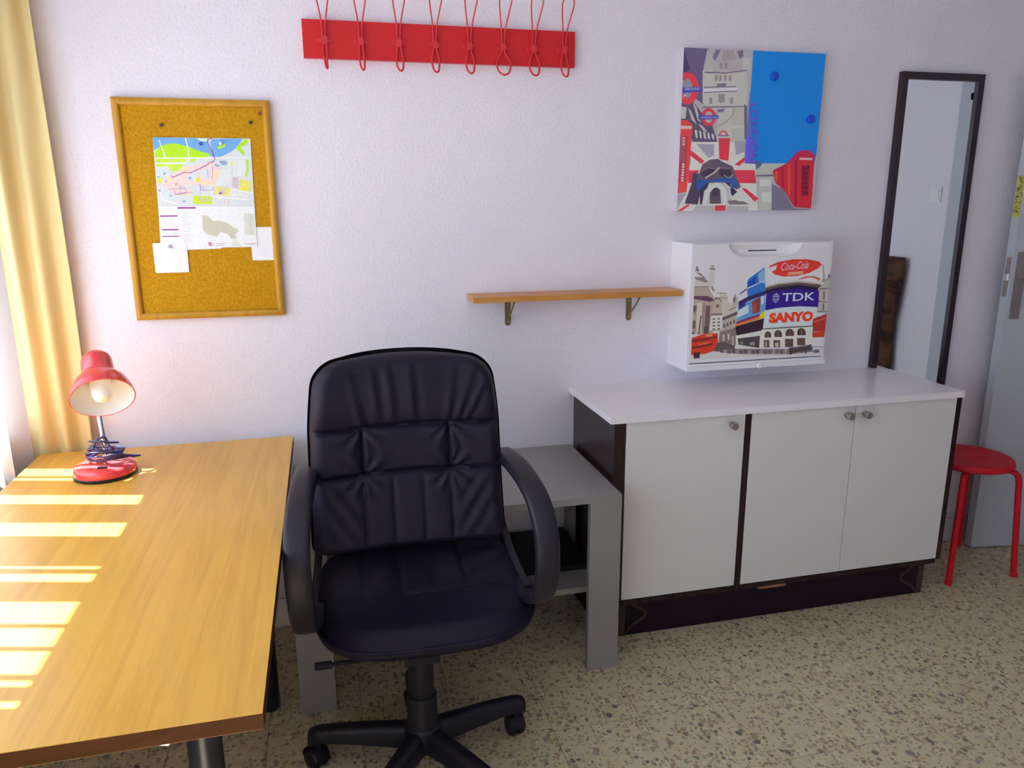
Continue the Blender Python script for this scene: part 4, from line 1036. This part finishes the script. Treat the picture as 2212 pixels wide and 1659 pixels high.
# ------------------------------------------------------------------ cork board with papers and pins
KX0, KX1, KZ0, KZ1 = -.5871, -.1335, 1.1478, 1.8212
kb = thing('cork_board', 'wood framed cork pinboard on the wall above the desk', 'pinboard', ((KX0+KX1)/2, -.01, KZ0))
fw = .022
obj('cork_sheet', bbox(KX0+fw-.002, KX1-fw+.002, -.012, 0, KZ0+fw-.002, KZ1-fw+.002), 'cork', kb, smooth=False)
def rail(a, b, c, d):
    bm = bmesh.new(); q = [a, b, c, d]
    prof = [(0, -.001), (0, -.018), (.006, -.022), (.016, -.021), (.022, -.015), (.022, -.001)]
    rings = []
    for o_, i_ in ((a, d), (b, c)):
        o_, i_ = Vector((o_[0], 0, o_[1])), Vector((i_[0], 0, i_[1]))
        rings.append([bm.verts.new(o_.lerp(i_, u/.022)+Vector((0, y, 0))) for u, y in prof])
    for k in range(len(prof)-1): bm.faces.new((rings[0][k], rings[0][k+1], rings[1][k+1], rings[1][k]))
    bm.faces.new(rings[0]); bm.faces.new(rings[1][::-1]); bm.faces.new((rings[0][0], rings[0][-1], rings[1][-1], rings[1][0]))
    return bm
O_ = [(KX0, KZ0), (KX1, KZ0), (KX1, KZ1), (KX0, KZ1)]; I_ = [(KX0+fw, KZ0+fw), (KX1-fw, KZ0+fw), (KX1-fw, KZ1-fw), (KX0+fw, KZ1-fw)]
for k in range(4):
    k2 = (k+1) % 4; obj('frame_rail', rail(O_[k], O_[k2], I_[k2], I_[k]), 'frame_wood', kb, angle=50)
def sheet(poly, y, t=.0006, bend=0):
    bm = bmesh.new(); prism(bm, poly, y, y-t); return bm
yc = -.0122
bm = sheet([(-.478, 1.7065), (-.198, 1.7065), (-.2035, 1.3755), (-.312, 1.372), (-.314, 1.3685), (-.418, 1.3665), (-.418, 1.386), (-.493, 1.389)], -.0136)
mpo = tag(obj('map_sheet', bm, 'paper', smooth=False), 'printed town map sheet pinned on the cork board', 'map')
ext = [((180, 112, 168), text_polys('Ayuntamiento', 42, 4.6, (160, 10.5)) + text_polys('de Logro\u00f1o', 36, 4.6, (160, 4.2)))]
mp_ = print_mesh('printed_map', ART_MAP, ext, -.50, 1.372, -.0143, 'print_paper', mpo, step=.00006)
bm = sheet(rrect(-.5165, -.4165, 1.296, 1.3895, .004, 3), -.0148); tag(obj('paper_card', bm, 'paper', smooth=False), 'white blank card over the lower left corner of the map', 'card', 'blank cards on the cork board')
bm = sheet(rrect(-.2215, -.1487, 1.3285, 1.4345, .003, 3), yc); tag(obj('paper_card', bm, 'paper', smooth=False), 'white blank card at the right frame, partly behind the map', 'card', 'blank cards on the cork board')
pin_cols = {'pin_red': (.36, .03, .03), 'pin_dark': (.06, .02, .03), 'pin_green': (.02, .045, .05), 'pin_blue': (.02, .06, .36), 'pin_white': (.75, .74, .72), 'pin_grey': (.42, .42, .48)}
for k_, c_ in pin_cols.items(): M[k_] = plain(k_.replace('pin', 'plastic_pin'), c_, .3)
for x, z, m_, lb, y in ((-.166, 1.783, 'pin_red', 'red pushpin in the upper right corner of the cork', yc), (-.194, 1.755, 'pin_green', 'dark green pushpin just below the red one on the cork', yc),
                        (-.454, 1.743, 'pin_dark', 'dark maroon pushpin on the bare cork at the left', yc), (-.345, 1.690, 'pin_blue', 'blue pushpin in the river area of the map', -.0142),
                        (-.287, 1.691, 'pin_white', 'white pushpin at the top of the map', -.0142), (-.466, 1.378, 'pin_grey', 'pale grey pushpin holding the lower left white card', -.0153)):
    bm = bmesh.new(); lathe(bm, [(0, 0), (.0052, 0), (.0052, .0015), (.0030, .003), (.0028, .007), (.0045, .0085), (.0045, .010), (0, .0105)], (x, y, z), (0, -1, 0), 14)
    tag(obj('push_pin', bm, m_), lb, 'pushpin', 'pushpins on the cork board')

# ------------------------------------------------------------------ wall shelf
ws = thing('wall_shelf', 'narrow wooden wall shelf on two brass brackets', 'shelf', (.87, -.06, 1.17))
obj('board', bbox(.486, 1.252, -.122, 0, 1.176, 1.196), 'shelf_wood', ws, bevel=.0012)
for x in (.633, 1.097):
    bm = bmesh.new(); prism(bm, rrect(x-.0105, x+.0105, 1.076, 1.175, .009, 5)[:], -.0035, 0); box(bm, x-.0105, x+.0105, -.105, -.0005, 1.1725, 1.1758)
    b = obj('bracket', bm, 'brass', ws, bevel=.0006, seg=1)
    bm = bmesh.new(); tube(bm, smooth_path([(x, -.003, 1.095), (x, -.03, 1.115), (x, -.07, 1.145), (x, -.098, 1.171)], 4), .0035, 8); obj('brace', bm, 'brass', b)
    for z in (1.09, 1.15):
        bm = bmesh.new(); lathe(bm, [(0, 0), (.004, 0), (.003, .0015), (0, .002)], (x, -.0034, z), (0, -1, 0), 10); obj('screw', bm, 'satin', b)

# ------------------------------------------------------------------ coat rack
HX0, HX1, HZ0, HZ1 = -.0191, .8668, 1.9501, 2.0615
cr = thing('coat_rack', 'red painted coat rack board with eight wire hooks', 'coat rack', ((HX0+HX1)/2, -.01, HZ0))
obj('backboard', bbox(HX0, HX1, -.020, 0, HZ0, HZ1), 'red_paint', cr, bevel=.0012)
for i, (hx, lw, dz) in enumerate([(.046, .0035, 0), (.158, .0070, -.001), (.277, .0100, 0), (.392, .0110, 0), (.505, .0130, 0), (.617, .0215, -.001), (.722, .0160, 0), (.827, .0120, 0)]):
    tw = (-.35, -.22, -.12, -.05, 0, .1, .05, 0)[i]
    bm = bmesh.new()
    up = smooth_path([(hx-.004, -.026, 1.985), (hx-.005, -.027, 2.03), (hx-.0085, -.036, 2.068), (hx-.017, -.056, 2.113), (hx-.0185, -.066, 2.139), (hx-.010, -.071, 2.152), (hx+.001, -.072, 2.1545),
                      (hx+.013, -.071, 2.152), (hx+.0205, -.066, 2.138), (hx+.017, -.056, 2.113), (hx+.0085, -.036, 2.068), (hx+.005, -.027, 2.03), (hx+.004, -.026, 1.985)], 5)
    tube(bm, up, .0023, 8)
    lo = smooth_path([(hx-.004, -.026, 2.012), (hx-.0055, -.027, 1.985), (hx-max(.007, lw), -.030, 1.962), (hx-lw*1.05, -.036, 1.943), (hx-lw*.82, -.044, 1.926+dz), (hx-lw*.30, -.052, 1.9165+dz), (hx+lw*.30, -.052, 1.9165+dz),
                      (hx+lw*.82, -.044, 1.926+dz), (hx+lw*1.05, -.036, 1.943), (hx+max(.007, lw), -.030, 1.962), (hx+.0055, -.027, 1.985), (hx+.004, -.026, 2.012)], 5)
    lo = [Vector((p.x+tw*(p.y+.026)*.4, p.y, p.z)) for p in lo]
    tube(bm, lo, .0031, 8)
    h = obj('hook', bm, 'red_wire', cr)
    bm = bmesh.new(); prism(bm, rrect(hx-.0095, hx+.0095, 1.990, 2.014, .006, 4), -.031, -.019); box(bm, hx-.022, hx+.022, -.0225, -.0195, 1.996, 2.007)
    cl_ = obj('clip', bm, 'red_wire', h, bevel=.001)
    for sx in (-.0165, .0165):
        bm = bmesh.new(); lathe(bm, [(0, 0), (.0042, 0), (.0035, .002), (0, .0026)], (hx+sx, -.0223, 2.0015), (0, -1, 0), 12); obj('screw', bm, 'red_wire', h)

# ------------------------------------------------------------------ mirror
MX0, MX1, MZ0, MZ1 = 2.1665, 2.541, .58, 1.980
mr = thing('wall_mirror', 'tall narrow wall mirror in a dark brown frame', 'mirror', ((MX0+MX1)/2, -.01, MZ0))
obj('mirror_pane', bbox(MX0+.015, MX1-.015, -.012, -.003, MZ0+.015, MZ1-.015), 'mirror', mr, smooth=False)
t = .026
for q in ((MX0, MX0+t, MZ0, MZ1), (MX1-t, MX1, MZ0, MZ1), (MX0+t, MX1-t, MZ1-t, MZ1), (MX0+t, MX1-t, MZ0, MZ0+t)):
    obj('frame_rail', bbox(q[0], q[1], -.022, 0, q[2], q[3]), 'mirror_frame', mr, bevel=.003)
# things seen only in the mirror
ls = thing('light_switch', 'white square light switch on the right wall, seen in the mirror', 'switch', (RX, -1.18, 1.53))
obj('switch_plate', bbox(RX-.009, RX, -1.225, -1.140, 1.490, 1.575), 'white_plastic', ls, bevel=.002); obj('rocker', bbox(RX-.013, RX-.008, -1.212, -1.153, 1.503, 1.562), 'white_plastic', ls, bevel=.002)
bm = bmesh.new(); ny, nz2 = 14, 24; rr_ = []
for j in range(nz2+1):
    z = 1.165*j/nz2; row = []
    for i in range(ny+1):
        t_ = i/ny; y = -2.15+(.80-.012*math.sin(z*4.2)-.012*math.sin(z*9+1))*t_
        e = min(t_, 1-t_)*7; e = min(1, e)**.5; ez = min(1, (1.165-z)*9)**.5
        row.append(bm.verts.new((RX-.045-.08*e*max(ez, .12)-.014*math.sin(z*11+t_*5), y, z)))
    rr_.append(row)
for j in range(nz2):
    for i in range(ny): bm.faces.new((rr_[j][i], rr_[j][i+1], rr_[j+1][i+1], rr_[j+1][i]))
ed = [e for e in bm.edges if len(e.link_faces) == 1]
r_ = bmesh.ops.extrude_edge_only(bm, edges=ed)
for v in [g for g in r_['geom'] if isinstance(g, bmesh.types.BMVert)]: v.co.x = RX-.032
tag(obj('padded_panel', bm, 'pattern_cloth', angle=80), 'brown patterned padded panel leaning on the right wall, seen in the mirror', 'padded panel')
# ------------------------------------------------------------------ red stool
SX, SY, SH = 2.525, -.212, .490
st = thing('stool', 'red round stool between the sideboard and the open door', 'stool', (SX, SY, 0))
bm = bmesh.new(); lathe(bm, [(0, SH-.004), (.05, SH-.004), (.130, SH-.002), (.150, SH), (.158, SH-.002), (.163, SH-.010), (.163, SH-.020), (.158, SH-.027), (.148, SH-.029), (0, SH-.029)], (SX, SY, 0), seg=48)
obj('seat', bm, 'red_stool', st)
for fx, fy in ((-.156, -.136), (.154, -.146), (.156, .146), (-.154, .150)):
    d = Vector((fx, fy, 0)).normalized()
    top = Vector((SX, SY, SH-.040))
    p = [top+d*.03, top+d*.10, top+d*.150+Vector((0, 0, -.003)), top+d*.172+Vector((0, 0, -.016)), top+d*.181+Vector((0, 0, -.045)), top+d*.185+Vector((0, 0, -.10)), Vector((SX+fx*.95, SY+fy*.95, .25)), Vector((SX+fx, SY+fy, .004))]
    p[-2] = p[-3].lerp(p[-1], .5)
    bm = bmesh.new(); tube(bm, smooth_path(p, 6), .0118, 12); lathe(bm, [(0, 0), (.0125, 0), (.0135, .003), (.0135, .018), (.0118, .020)], (SX+fx, SY+fy, 0), seg=12)
    obj('leg', bm, 'red_stool', st)

# ------------------------------------------------------------------ desk lamp
LX, LY, LZ = -.655, -.312, DZ
lp = thing('desk_lamp', 'red metal desk lamp with its dark cord wound on the stem', 'lamp', (LX, LY, LZ))
bm = bmesh.new(); lathe(bm, [(0, 0), (.083, 0), (.085, .002), (.085, .008), (.083, .010), (0, .010)], (LX, LY, LZ), seg=48); obj('base_rim', bm, 'black_plastic', lp)
bm = bmesh.new(); lathe(bm, [(.083, .010), (.0835, .020), (.081, .029), (.075, .034), (.060, .037), (.035, .0385), (.018, .041), (.012, .046), (0, .047)], (LX, LY, LZ), seg=48); lb = obj('base', bm, 'red_gloss', lp)
bm = bmesh.new(); box(bm, LX-.004, LX+.020, LY-.058, LY-.046, LZ+.034, LZ+.041); obj('switch', bm, 'black_plastic', lb, bevel=.0015)
nrm = Vector((.23, -.735, -.62)).normalized(); OP = Vector((-.6195, -.372, .984)); SHL = .158; KR = .845; TOP = OP-nrm*SHL
bm = bmesh.new(); bs = Vector((LX+.004, LY+.010, LZ+.044)); nk = TOP+nrm*.045
tube(bm, smooth_path([bs, bs+Vector((-.002, .004, .06)), bs+Vector((-.006, .012, .12)), bs+Vector((-.012, .022, .19)), Vector((nk.x-.012, nk.y+.048, nk.z-.015)), nk+Vector((0, .03, .0))], 6), .0075, 12)
obj('stem', bm, 'chrome', lp)
bm = bmesh.new()
prof = [(0, 0), (.022, .001), (.034, .006), (.041, .015), (.0435, .026), (.0445, .060), (.0455, .070), (.051, .077), (.064, .087), (.079, .104), (.090, .125), (.0965, .145), (.0990, SHL), ]
prof = [(r*KR*(1.12 if h < .072 else 1), h) for r, h in prof]; RO = .0990*KR
lathe(bm, prof, TOP, nrm, 48)
lathe(bm, [(RO, SHL), (RO-.0015, SHL+.0008), (RO-.003, SHL)], TOP, nrm, 48)
sh_ = obj('lamp_shade', bm, 'red_gloss', lp, angle=60)
bm = bmesh.new(); lathe(bm, [(RO-.003, SHL)]+[(max(0, r-.0025), h+.002) for r, h in prof[::-1][1:]], TOP, nrm, 48); obj('shade_lining', bm, 'shade_white', sh_, angle=60)
bm = bmesh.new(); lathe(bm, [(.016, .02), (.020, .03), (.021, .06), (.026, .066), (.0265, .078), (.0275, .080), (.0275, .135), (.0255, .149), (.0195, .159), (.010, .1645), (0, .1655)], TOP, nrm, 28); obj('bulb', bm, 'bulb', sh_)
bm = bmesh.new(); rng = random.Random(3); pts = []
cz = LZ+.052
for k in range(0, 5*24):
    a = 2*PI*k/24; tr = k/(5*24)
    rad = .047-.006*math.sin(tr*9)-.012*max(0, tr-.6); sq = .72+.1*math.sin(tr*7)
    pts.append((LX+.002+rad*math.cos(a)*(1+.10*math.sin(tr*6)), LY+.006+rad*sq*math.sin(a), cz+.030*tr+.008*math.sin(a+tr*5)+.004*math.sin(2*a)))
tube(bm, pts, .0036, 7)
pts = [(LX+.004+.033*math.cos(2*PI*k/20)+.006*math.sin(k), LY+.004+.026*math.sin(2*PI*k/20), cz+.046+.010*math.cos(2*PI*k/20+2)) for k in range(0, 33)]
tube(bm, pts, .0030, 7)
tube(bm, smooth_path([(LX-.02, LY-.02, cz+.035), (LX-.006, LY-.018, cz+.060), (LX+.012, LY-.012, cz+.066), (LX+.018, LY-.008, cz+.045), (LX+.024, LY-.01, cz+.03)], 6), .0031, 7)
for k in range(3): tube(bm, smooth_path([(LX+.01, LY-.036-k*.004, cz+.004+k*.006), (LX+.04, LY-.034-k*.003, cz+.004+k*.007), (LX+.066, LY-.02-k*.002, cz+.004+k*.003), (LX+.085, LY-.008, cz+.002)], 6), .0031, 7)
tube(bm, [(LX+.078, LY-.012, cz+.002), (LX+.100, LY-.002, cz-.001)], lambda t: .0052-.002*t, 8)
co = obj('power_cord', bm, 'navy_cable', lp, angle=60)

# ------------------------------------------------------------------ office chair
CHX, CHY = .185, -.872
ch = thing('office_chair', 'black leather office chair on castors in front of the grey table', 'chair', (CHX, CHY, 0))
def ridge(x, w): return math.exp(-(x/w)**2)
# backrest
ZB, ZT, XC = .592, 1.122, .192
def back_half(z):
    if z < .92: w = .262-.008*((z-.575)/.35)
    else: w = .254-.026*((z-.92)/.21)**1.3
    r = .078
    if z > ZT-r: w = w-r+math.sqrt(max(0, r*r-(z-(ZT-r))**2))
    if z < ZB+.03: w = w-.03+math.sqrt(max(0, .03**2-(ZB+.03-z)**2))
    return w
def back_y(z): return -.690+(z-ZB)*.155+.020*math.cos((z-.72)*6)
S1, S2 = .803, .930
def back_relief(x, z, s):
    d = 0.0
    for zs in (S1, S2): d -= .0110*ridge(z-zs-.004*math.cos(x*9), .006)+.003*ridge(z-zs, .024)
    if S1 < z < S2:
        for xs in (-.120, .112): d -= .009*ridge(x-xs, .005)+.0025*ridge(x-xs, .018)
        u = (z-(S1+S2)/2)/((S2-S1)/2); d += .004*(1-u*u)
    if z < S1:
        f = min(1, (S1-z)/.03)*min(1, (z-ZB)/.05)
        for xs in (-.120, -.042, .040, .114): d -= f*(.006*ridge(x-xs, .0045)+.0015*ridge(x-xs, .014))
        d += .004*f
        for xs, sg in ((-.120, -1), (.114, 1)):                        # creases fanning out from the seam ends
            q = x-xs
            if q*sg > 0: d += .0020*math.sin(z*90-q*sg*130)*ridge(q*sg-.06, .05)*f
    if z > S2:
        v = (z-S2)/(ZT-S2)
        d += .010*math.sin(min(1, v*1.25)*PI)
        wv = max(0, 1-v/.95)
        for xs, ln in ((-.118, -.35), (-.075, -.16), (-.035, -.14), (.02, -.12), (.105, .25), (.128, .62), (.150, .9)):
            c = x-(xs+ln*(z-S2)*.55); amp = .0045*wv*min(1, v/.06+.2) if abs(xs) > .1 else .0038*math.sin(PI*min(1, v*1.05))
            d += amp*(ridge(c, .010)-.8*ridge(c-.017, .012))
    if z < S2:
        for xs, sg in ((-.120, -1), (.112, 1)):
            for zz in (S1, S2):
                dx, dz_ = x-xs, z-zz; rr = math.hypot(dx, dz_)
                if rr < .10: d += .0035*math.cos(math.atan2(dz_, dx)*9)*ridge(rr-.035, .030)
    return d
def shell(front, nu, nv, grid):
    pass
bm = bmesh.new(); nv, nu = 150, 110; rows = []
zs = []
for j in range(nv+1):
    t = j/nv; zs.append(ZB+(ZT-ZB)*(.5-.5*math.cos(PI*t))*.35+(ZT-ZB)*t*.65)
for z in zs:
    w = max(back_half(z), .006); row = []
    for i in range(nu+1):
        s = -1+2*i/nu; s = math.sin(s*PI/2)*.3+s*.7
        x = s*w; ex = min(1, (1-abs(s))*w/.035); ez = min(1, (ZT-z)/.035, (z-ZB)/.03)
        e = math.sqrt(max(0, 1-(1-max(0, min(ex, 1)))**2))*math.sqrt(max(0, 1-(1-max(0, min(ez, 1)))**2))
        arch = -.011*(s*s)*max(0, (z-.98)/.15)**1.5
        th = .050*e+back_relief(x, z, s)*e
        rowx = XC+x
        row.append(bm.verts.new((rowx, back_y(z)-th+.030*s*s*-.6, z+arch)))
    rows.append(row)
for j in range(nv):
    for i in range(nu): bm.faces.new((rows[j][i], rows[j][i+1], rows[j+1][i+1], rows[j+1][i]))
bk = obj('backrest', bm, 'leather', ch, angle=80)
bm = bmesh.new(); rows = []                                            # plastic back shell with a lip showing around the cushion
for z in zs[::3]+[zs[-1]]:
    w = max(back_half(z), .006)+.006; row = []
    for i in range(0, 25):
        s = -1+2*i/24; e = math.sqrt(max(0, 1-abs(s)**4))
        zz = z+(.006 if z > .9 else -.004)*((z-ZB)/(ZT-ZB)*2-1)**2
        arch = -.011*(s*s)*max(0, (z-.98)/.15)**1.5
        row.append(bm.verts.new((XC+s*w, back_y(z)+.006+.020*e-.018*s*s, zz+arch)))
    rows.append(row)
for j in range(len(rows)-1):
    for i in range(24): bm.faces.new((rows[j][i], rows[j][i+1], rows[j+1][i+1], rows[j+1][i]))
bmesh.ops.solidify(bm, geom=bm.faces[:], thickness=.010)
obj('back_shell', bm, 'black_plastic', ch, angle=60)
# seat
SZ, SXC, SYC = .478, .215, -.755
def seat_pt(a):
    c, s = math.cos(a), math.sin(a)
    if s >= 0: return ((.262+.023*(1-abs(s)))*math.copysign(abs(c)**.42, c), .278*abs(s)**.42)
    return (.285*math.copysign(abs(c)**.56, c), -.228*abs(s)**.74)
def seat_relief(x, y):
    d = 0.0; yy = y+SYC; xx = x+SXC
    yl = -.752-.012*math.cos((xx-.2)*8)
    d -= .008*ridge(yy-yl, .008)+.004*ridge(yy-yl, .02)
    if yy > yl:
        f = min(1, (yy-yl)/.03)
        for xs in (.060, .155, .247, .339): d -= f*(.007*ridge(xx-xs, .006)+.003*ridge(xx-xs, .016))
        if xx > .339: d += .0045*math.sin((yy*1.0-(xx-.34)*.55)*75)*ridge(xx-.40, .06)*f
        d += .0035*math.sin(yy*70+xx*20)*ridge(yy+.54, .04)*min(1, max(0, (xx-.15)/.1))
    return d
bm = bmesh.new(); na, nr = 120, 40; rings = []
ctr = bm.verts.new((SXC, SYC, SZ+.012+seat_relief(0, 0)))
for j in range(1, nr+1):
    r = j/nr; rg = []
    for i in range(na):
        px, py = seat_pt(2*PI*i/na); x, y = px*r, py*r
        e = max(0, (r-.80)/.20); z = SZ+.012-(.032 if y < 0 else .032-.020*min(1, y/.12))*e*e+.030*max(0, y/.278)**1.2-.012*max(0, (-y-.16)/.11)**2+seat_relief(x, y)*(1-e)
        rg.append(bm.verts.new((SXC+x, SYC+y, z)))
    rings.append(rg)
for (ro, dz_) in ((1.018, -.034), (1.022, -.046), (1.012, -.054), (.985, -.061), (.95, -.066), (.6, -.072)):
    rg = []
    for i in range(na):
        px, py = seat_pt(2*PI*i/na); rg.append(bm.verts.new((SXC+px*ro, SYC+py*ro, SZ+.012+dz_+.026*max(0, py/.278)**1.2-.010*max(0, (-py-.16)/.11)**2)))
    rings.append(rg)
for i in range(na): bm.faces.new((ctr, rings[0][i], rings[0][(i+1) % na]))
for A, B in zip(rings[:-1], rings[1:]):
    for i in range(na): bm.faces.new((A[i], B[i], B[(i+1) % na], A[(i+1) % na]))
bm.faces.new(rings[-1])
seat = obj('seat', bm, 'leather', ch, angle=80)
bm = bmesh.new(); tube(bm, [(SXC+seat_pt(2*PI*i/96)[0]*1.021, SYC+seat_pt(2*PI*i/96)[1]*1.021, SZ-.022+.028*max(0, seat_pt(2*PI*i/96)[1]/.278)**1.2-.010*max(0, (-seat_pt(2*PI*i/96)[1]-.16)/.11)**2) for i in range(96)], .0042, 6, closed=True)
obj('piping', bm, 'leather', seat)
# armrests: broad plastic loops from the backrest down to the seat
for sg in (1, -1):
    xm = .197 if sg > 0 else .206
    prof = [(.270, -.600, .806), (.273, -.690, .818), (.278, -.765, .819), (.286, -.850, .806), (.294, -.918, .776), (.300, -.953, .728), (.303, -.966, .675), (.304, -.965, .612), (.302, -.948, .552), (.297, -.905, .504), (.290, -.830, .474), (.284, -.740, .462)]
    if sg < 0: prof = [(a+.010*max(0, (c-.6)/.22), b, c) for a, b, c in prof]
    path = smooth_path([(xm+sg*a, b, c) for a, b, c in prof], 5)
    bm = bmesh.new(); sweep(bm, path, (1, 0, 0), .062, .030, .55)
    am = obj('armrest', bm, 'arm_plastic', ch, angle=50)
    bm = bmesh.new(); sweep(bm, smooth_path([(xm+sg*.258, -.612, .690), (xm+sg*.262, -.640, .610), (xm+sg*.272, -.730, .545), (xm+sg*.284, -.850, .508)], 5), (1, 0, 0), .020, .012, .5)
    obj('arm_strut', bm, 'arm_plastic', am, angle=50)
bm = bmesh.new(); sweep(bm, smooth_path([(XC, -.630, .78), (XC, -.575, .70), (XC, -.500, .64), (XC, -.445, .52), (XC, -.46, .42), (XC, -.56, .397), (XC, -.75, .393)], 6), (1, 0, 0), .075, .012, .5); obj('back_bar', bm, 'black_plastic', ch)
# mechanism, column, star base, castors
bm = bmesh.new(); box(bm, CHX-.09, CHX+.09, CHY-.06, CHY+.20, .400, .420); box(bm, CHX-.045, CHX+.045, CHY-.05, CHY+.13, .365, .401); mech = obj('tilt_mechanism', bm, 'black_plastic', ch, bevel=.006)
bm = bmesh.new(); tube(bm, smooth_path([(CHX-.04, CHY-.01, .375), (CHX-.16, CHY-.02, .385), (CHX-.235, CHY-.03, .392)], 4), .005, 8); tube(bm, [(CHX-.225, CHY-.029, .391), (CHX-.265, CHY-.034, .395)], .010, 10); obj('lever', bm, 'black_plastic', mech)
bm = bmesh.new(); lathe(bm, [(0, .10), (.043, .10), (.043, .160), (.0405, .168), (.0395, .245), (.038, .252), (.033, .255), (.033, .285), (.034, .367), (0, .367)], (CHX, CHY, 0), seg=32); obj('column', bm, 'black_plastic', ch)
bm = bmesh.new(); lathe(bm, [(0, .092), (.045, .092), (.052, .101), (.054, .128), (.050, .158), (.044, .164), (0, .164)], (CHX, CHY, 0), seg=32); hub = obj('hub', bm, 'black_plastic', ch)
def make_leg(th):
    d = Vector((math.cos(th), math.sin(th), 0)); side = Vector((-d.y, d.x, 0)); bm = bmesh.new(); rings = []
    for t, w, zt, zb in ((.040, .054, .160, .098), (.09, .052, .156, .099), (.17, .048, .148, .099), (.24, .045, .139, .097), (.285, .043, .132, .092), (.304, .041, .127, .082), (.315, .030, .120, .080)):
        p = Vector((CHX, CHY, 0))+d*t; h = zt-zb; sec = []
        for a, b in ((-.5, 0), (-.5, .62), (-.36, .9), (-.16, 1), (.16, 1), (.36, .9), (.5, .62), (.5, 0), (.3, -.03), (-.3, -.03)):
            sec.append(bm.verts.new(p+side*(a*w)+Vector((0, 0, zb+b*h))))
        rings.append(sec)
    for A, B in zip(rings[:-1], rings[1:]):
        for k in range(10): bm.faces.new((A[k], A[(k+1) % 10], B[(k+1) % 10], B[k]))
    bm.faces.new(rings[0][::-1]); bm.faces.new(rings[-1])
    lg = obj('leg', bm, 'black_plastic', ch, angle=45)
    p = Vector((CHX, CHY, 0))+d*.292; sw = th+.9+th*1.7; cd = Vector((math.cos(sw), math.sin(sw), 0)); ax = Vector((-cd.y, cd.x, 0)); bm = bmesh.new(); wc = p+cd*.012
    for s_ in (-1, 1):
        lathe(bm, [(0, .003), (.025, .003), (.0300, .006), (.0305, .015), (.027, .023), (.018, .026), (0, .027)], wc+Vector((0, 0, .0306)), ax*s_, 22)
    tube(bm, [p+Vector((0, 0, .035)), p+Vector((0, 0, .105))], .009, 10)
    for k in range(1):
        a0 = [wc+Vector((0, 0, .032))+(cd*math.cos(t)*.033+Vector((0, 0, math.sin(t)*.036))) for t in [math.radians(q) for q in range(0, 181, 15)]]
        sweep(bm, a0, ax, .042, .004, .6)
    obj('castor', bm, 'black_plastic', lg, angle=50)
for k in range(5): make_leg(math.radians(17.5+72*k))
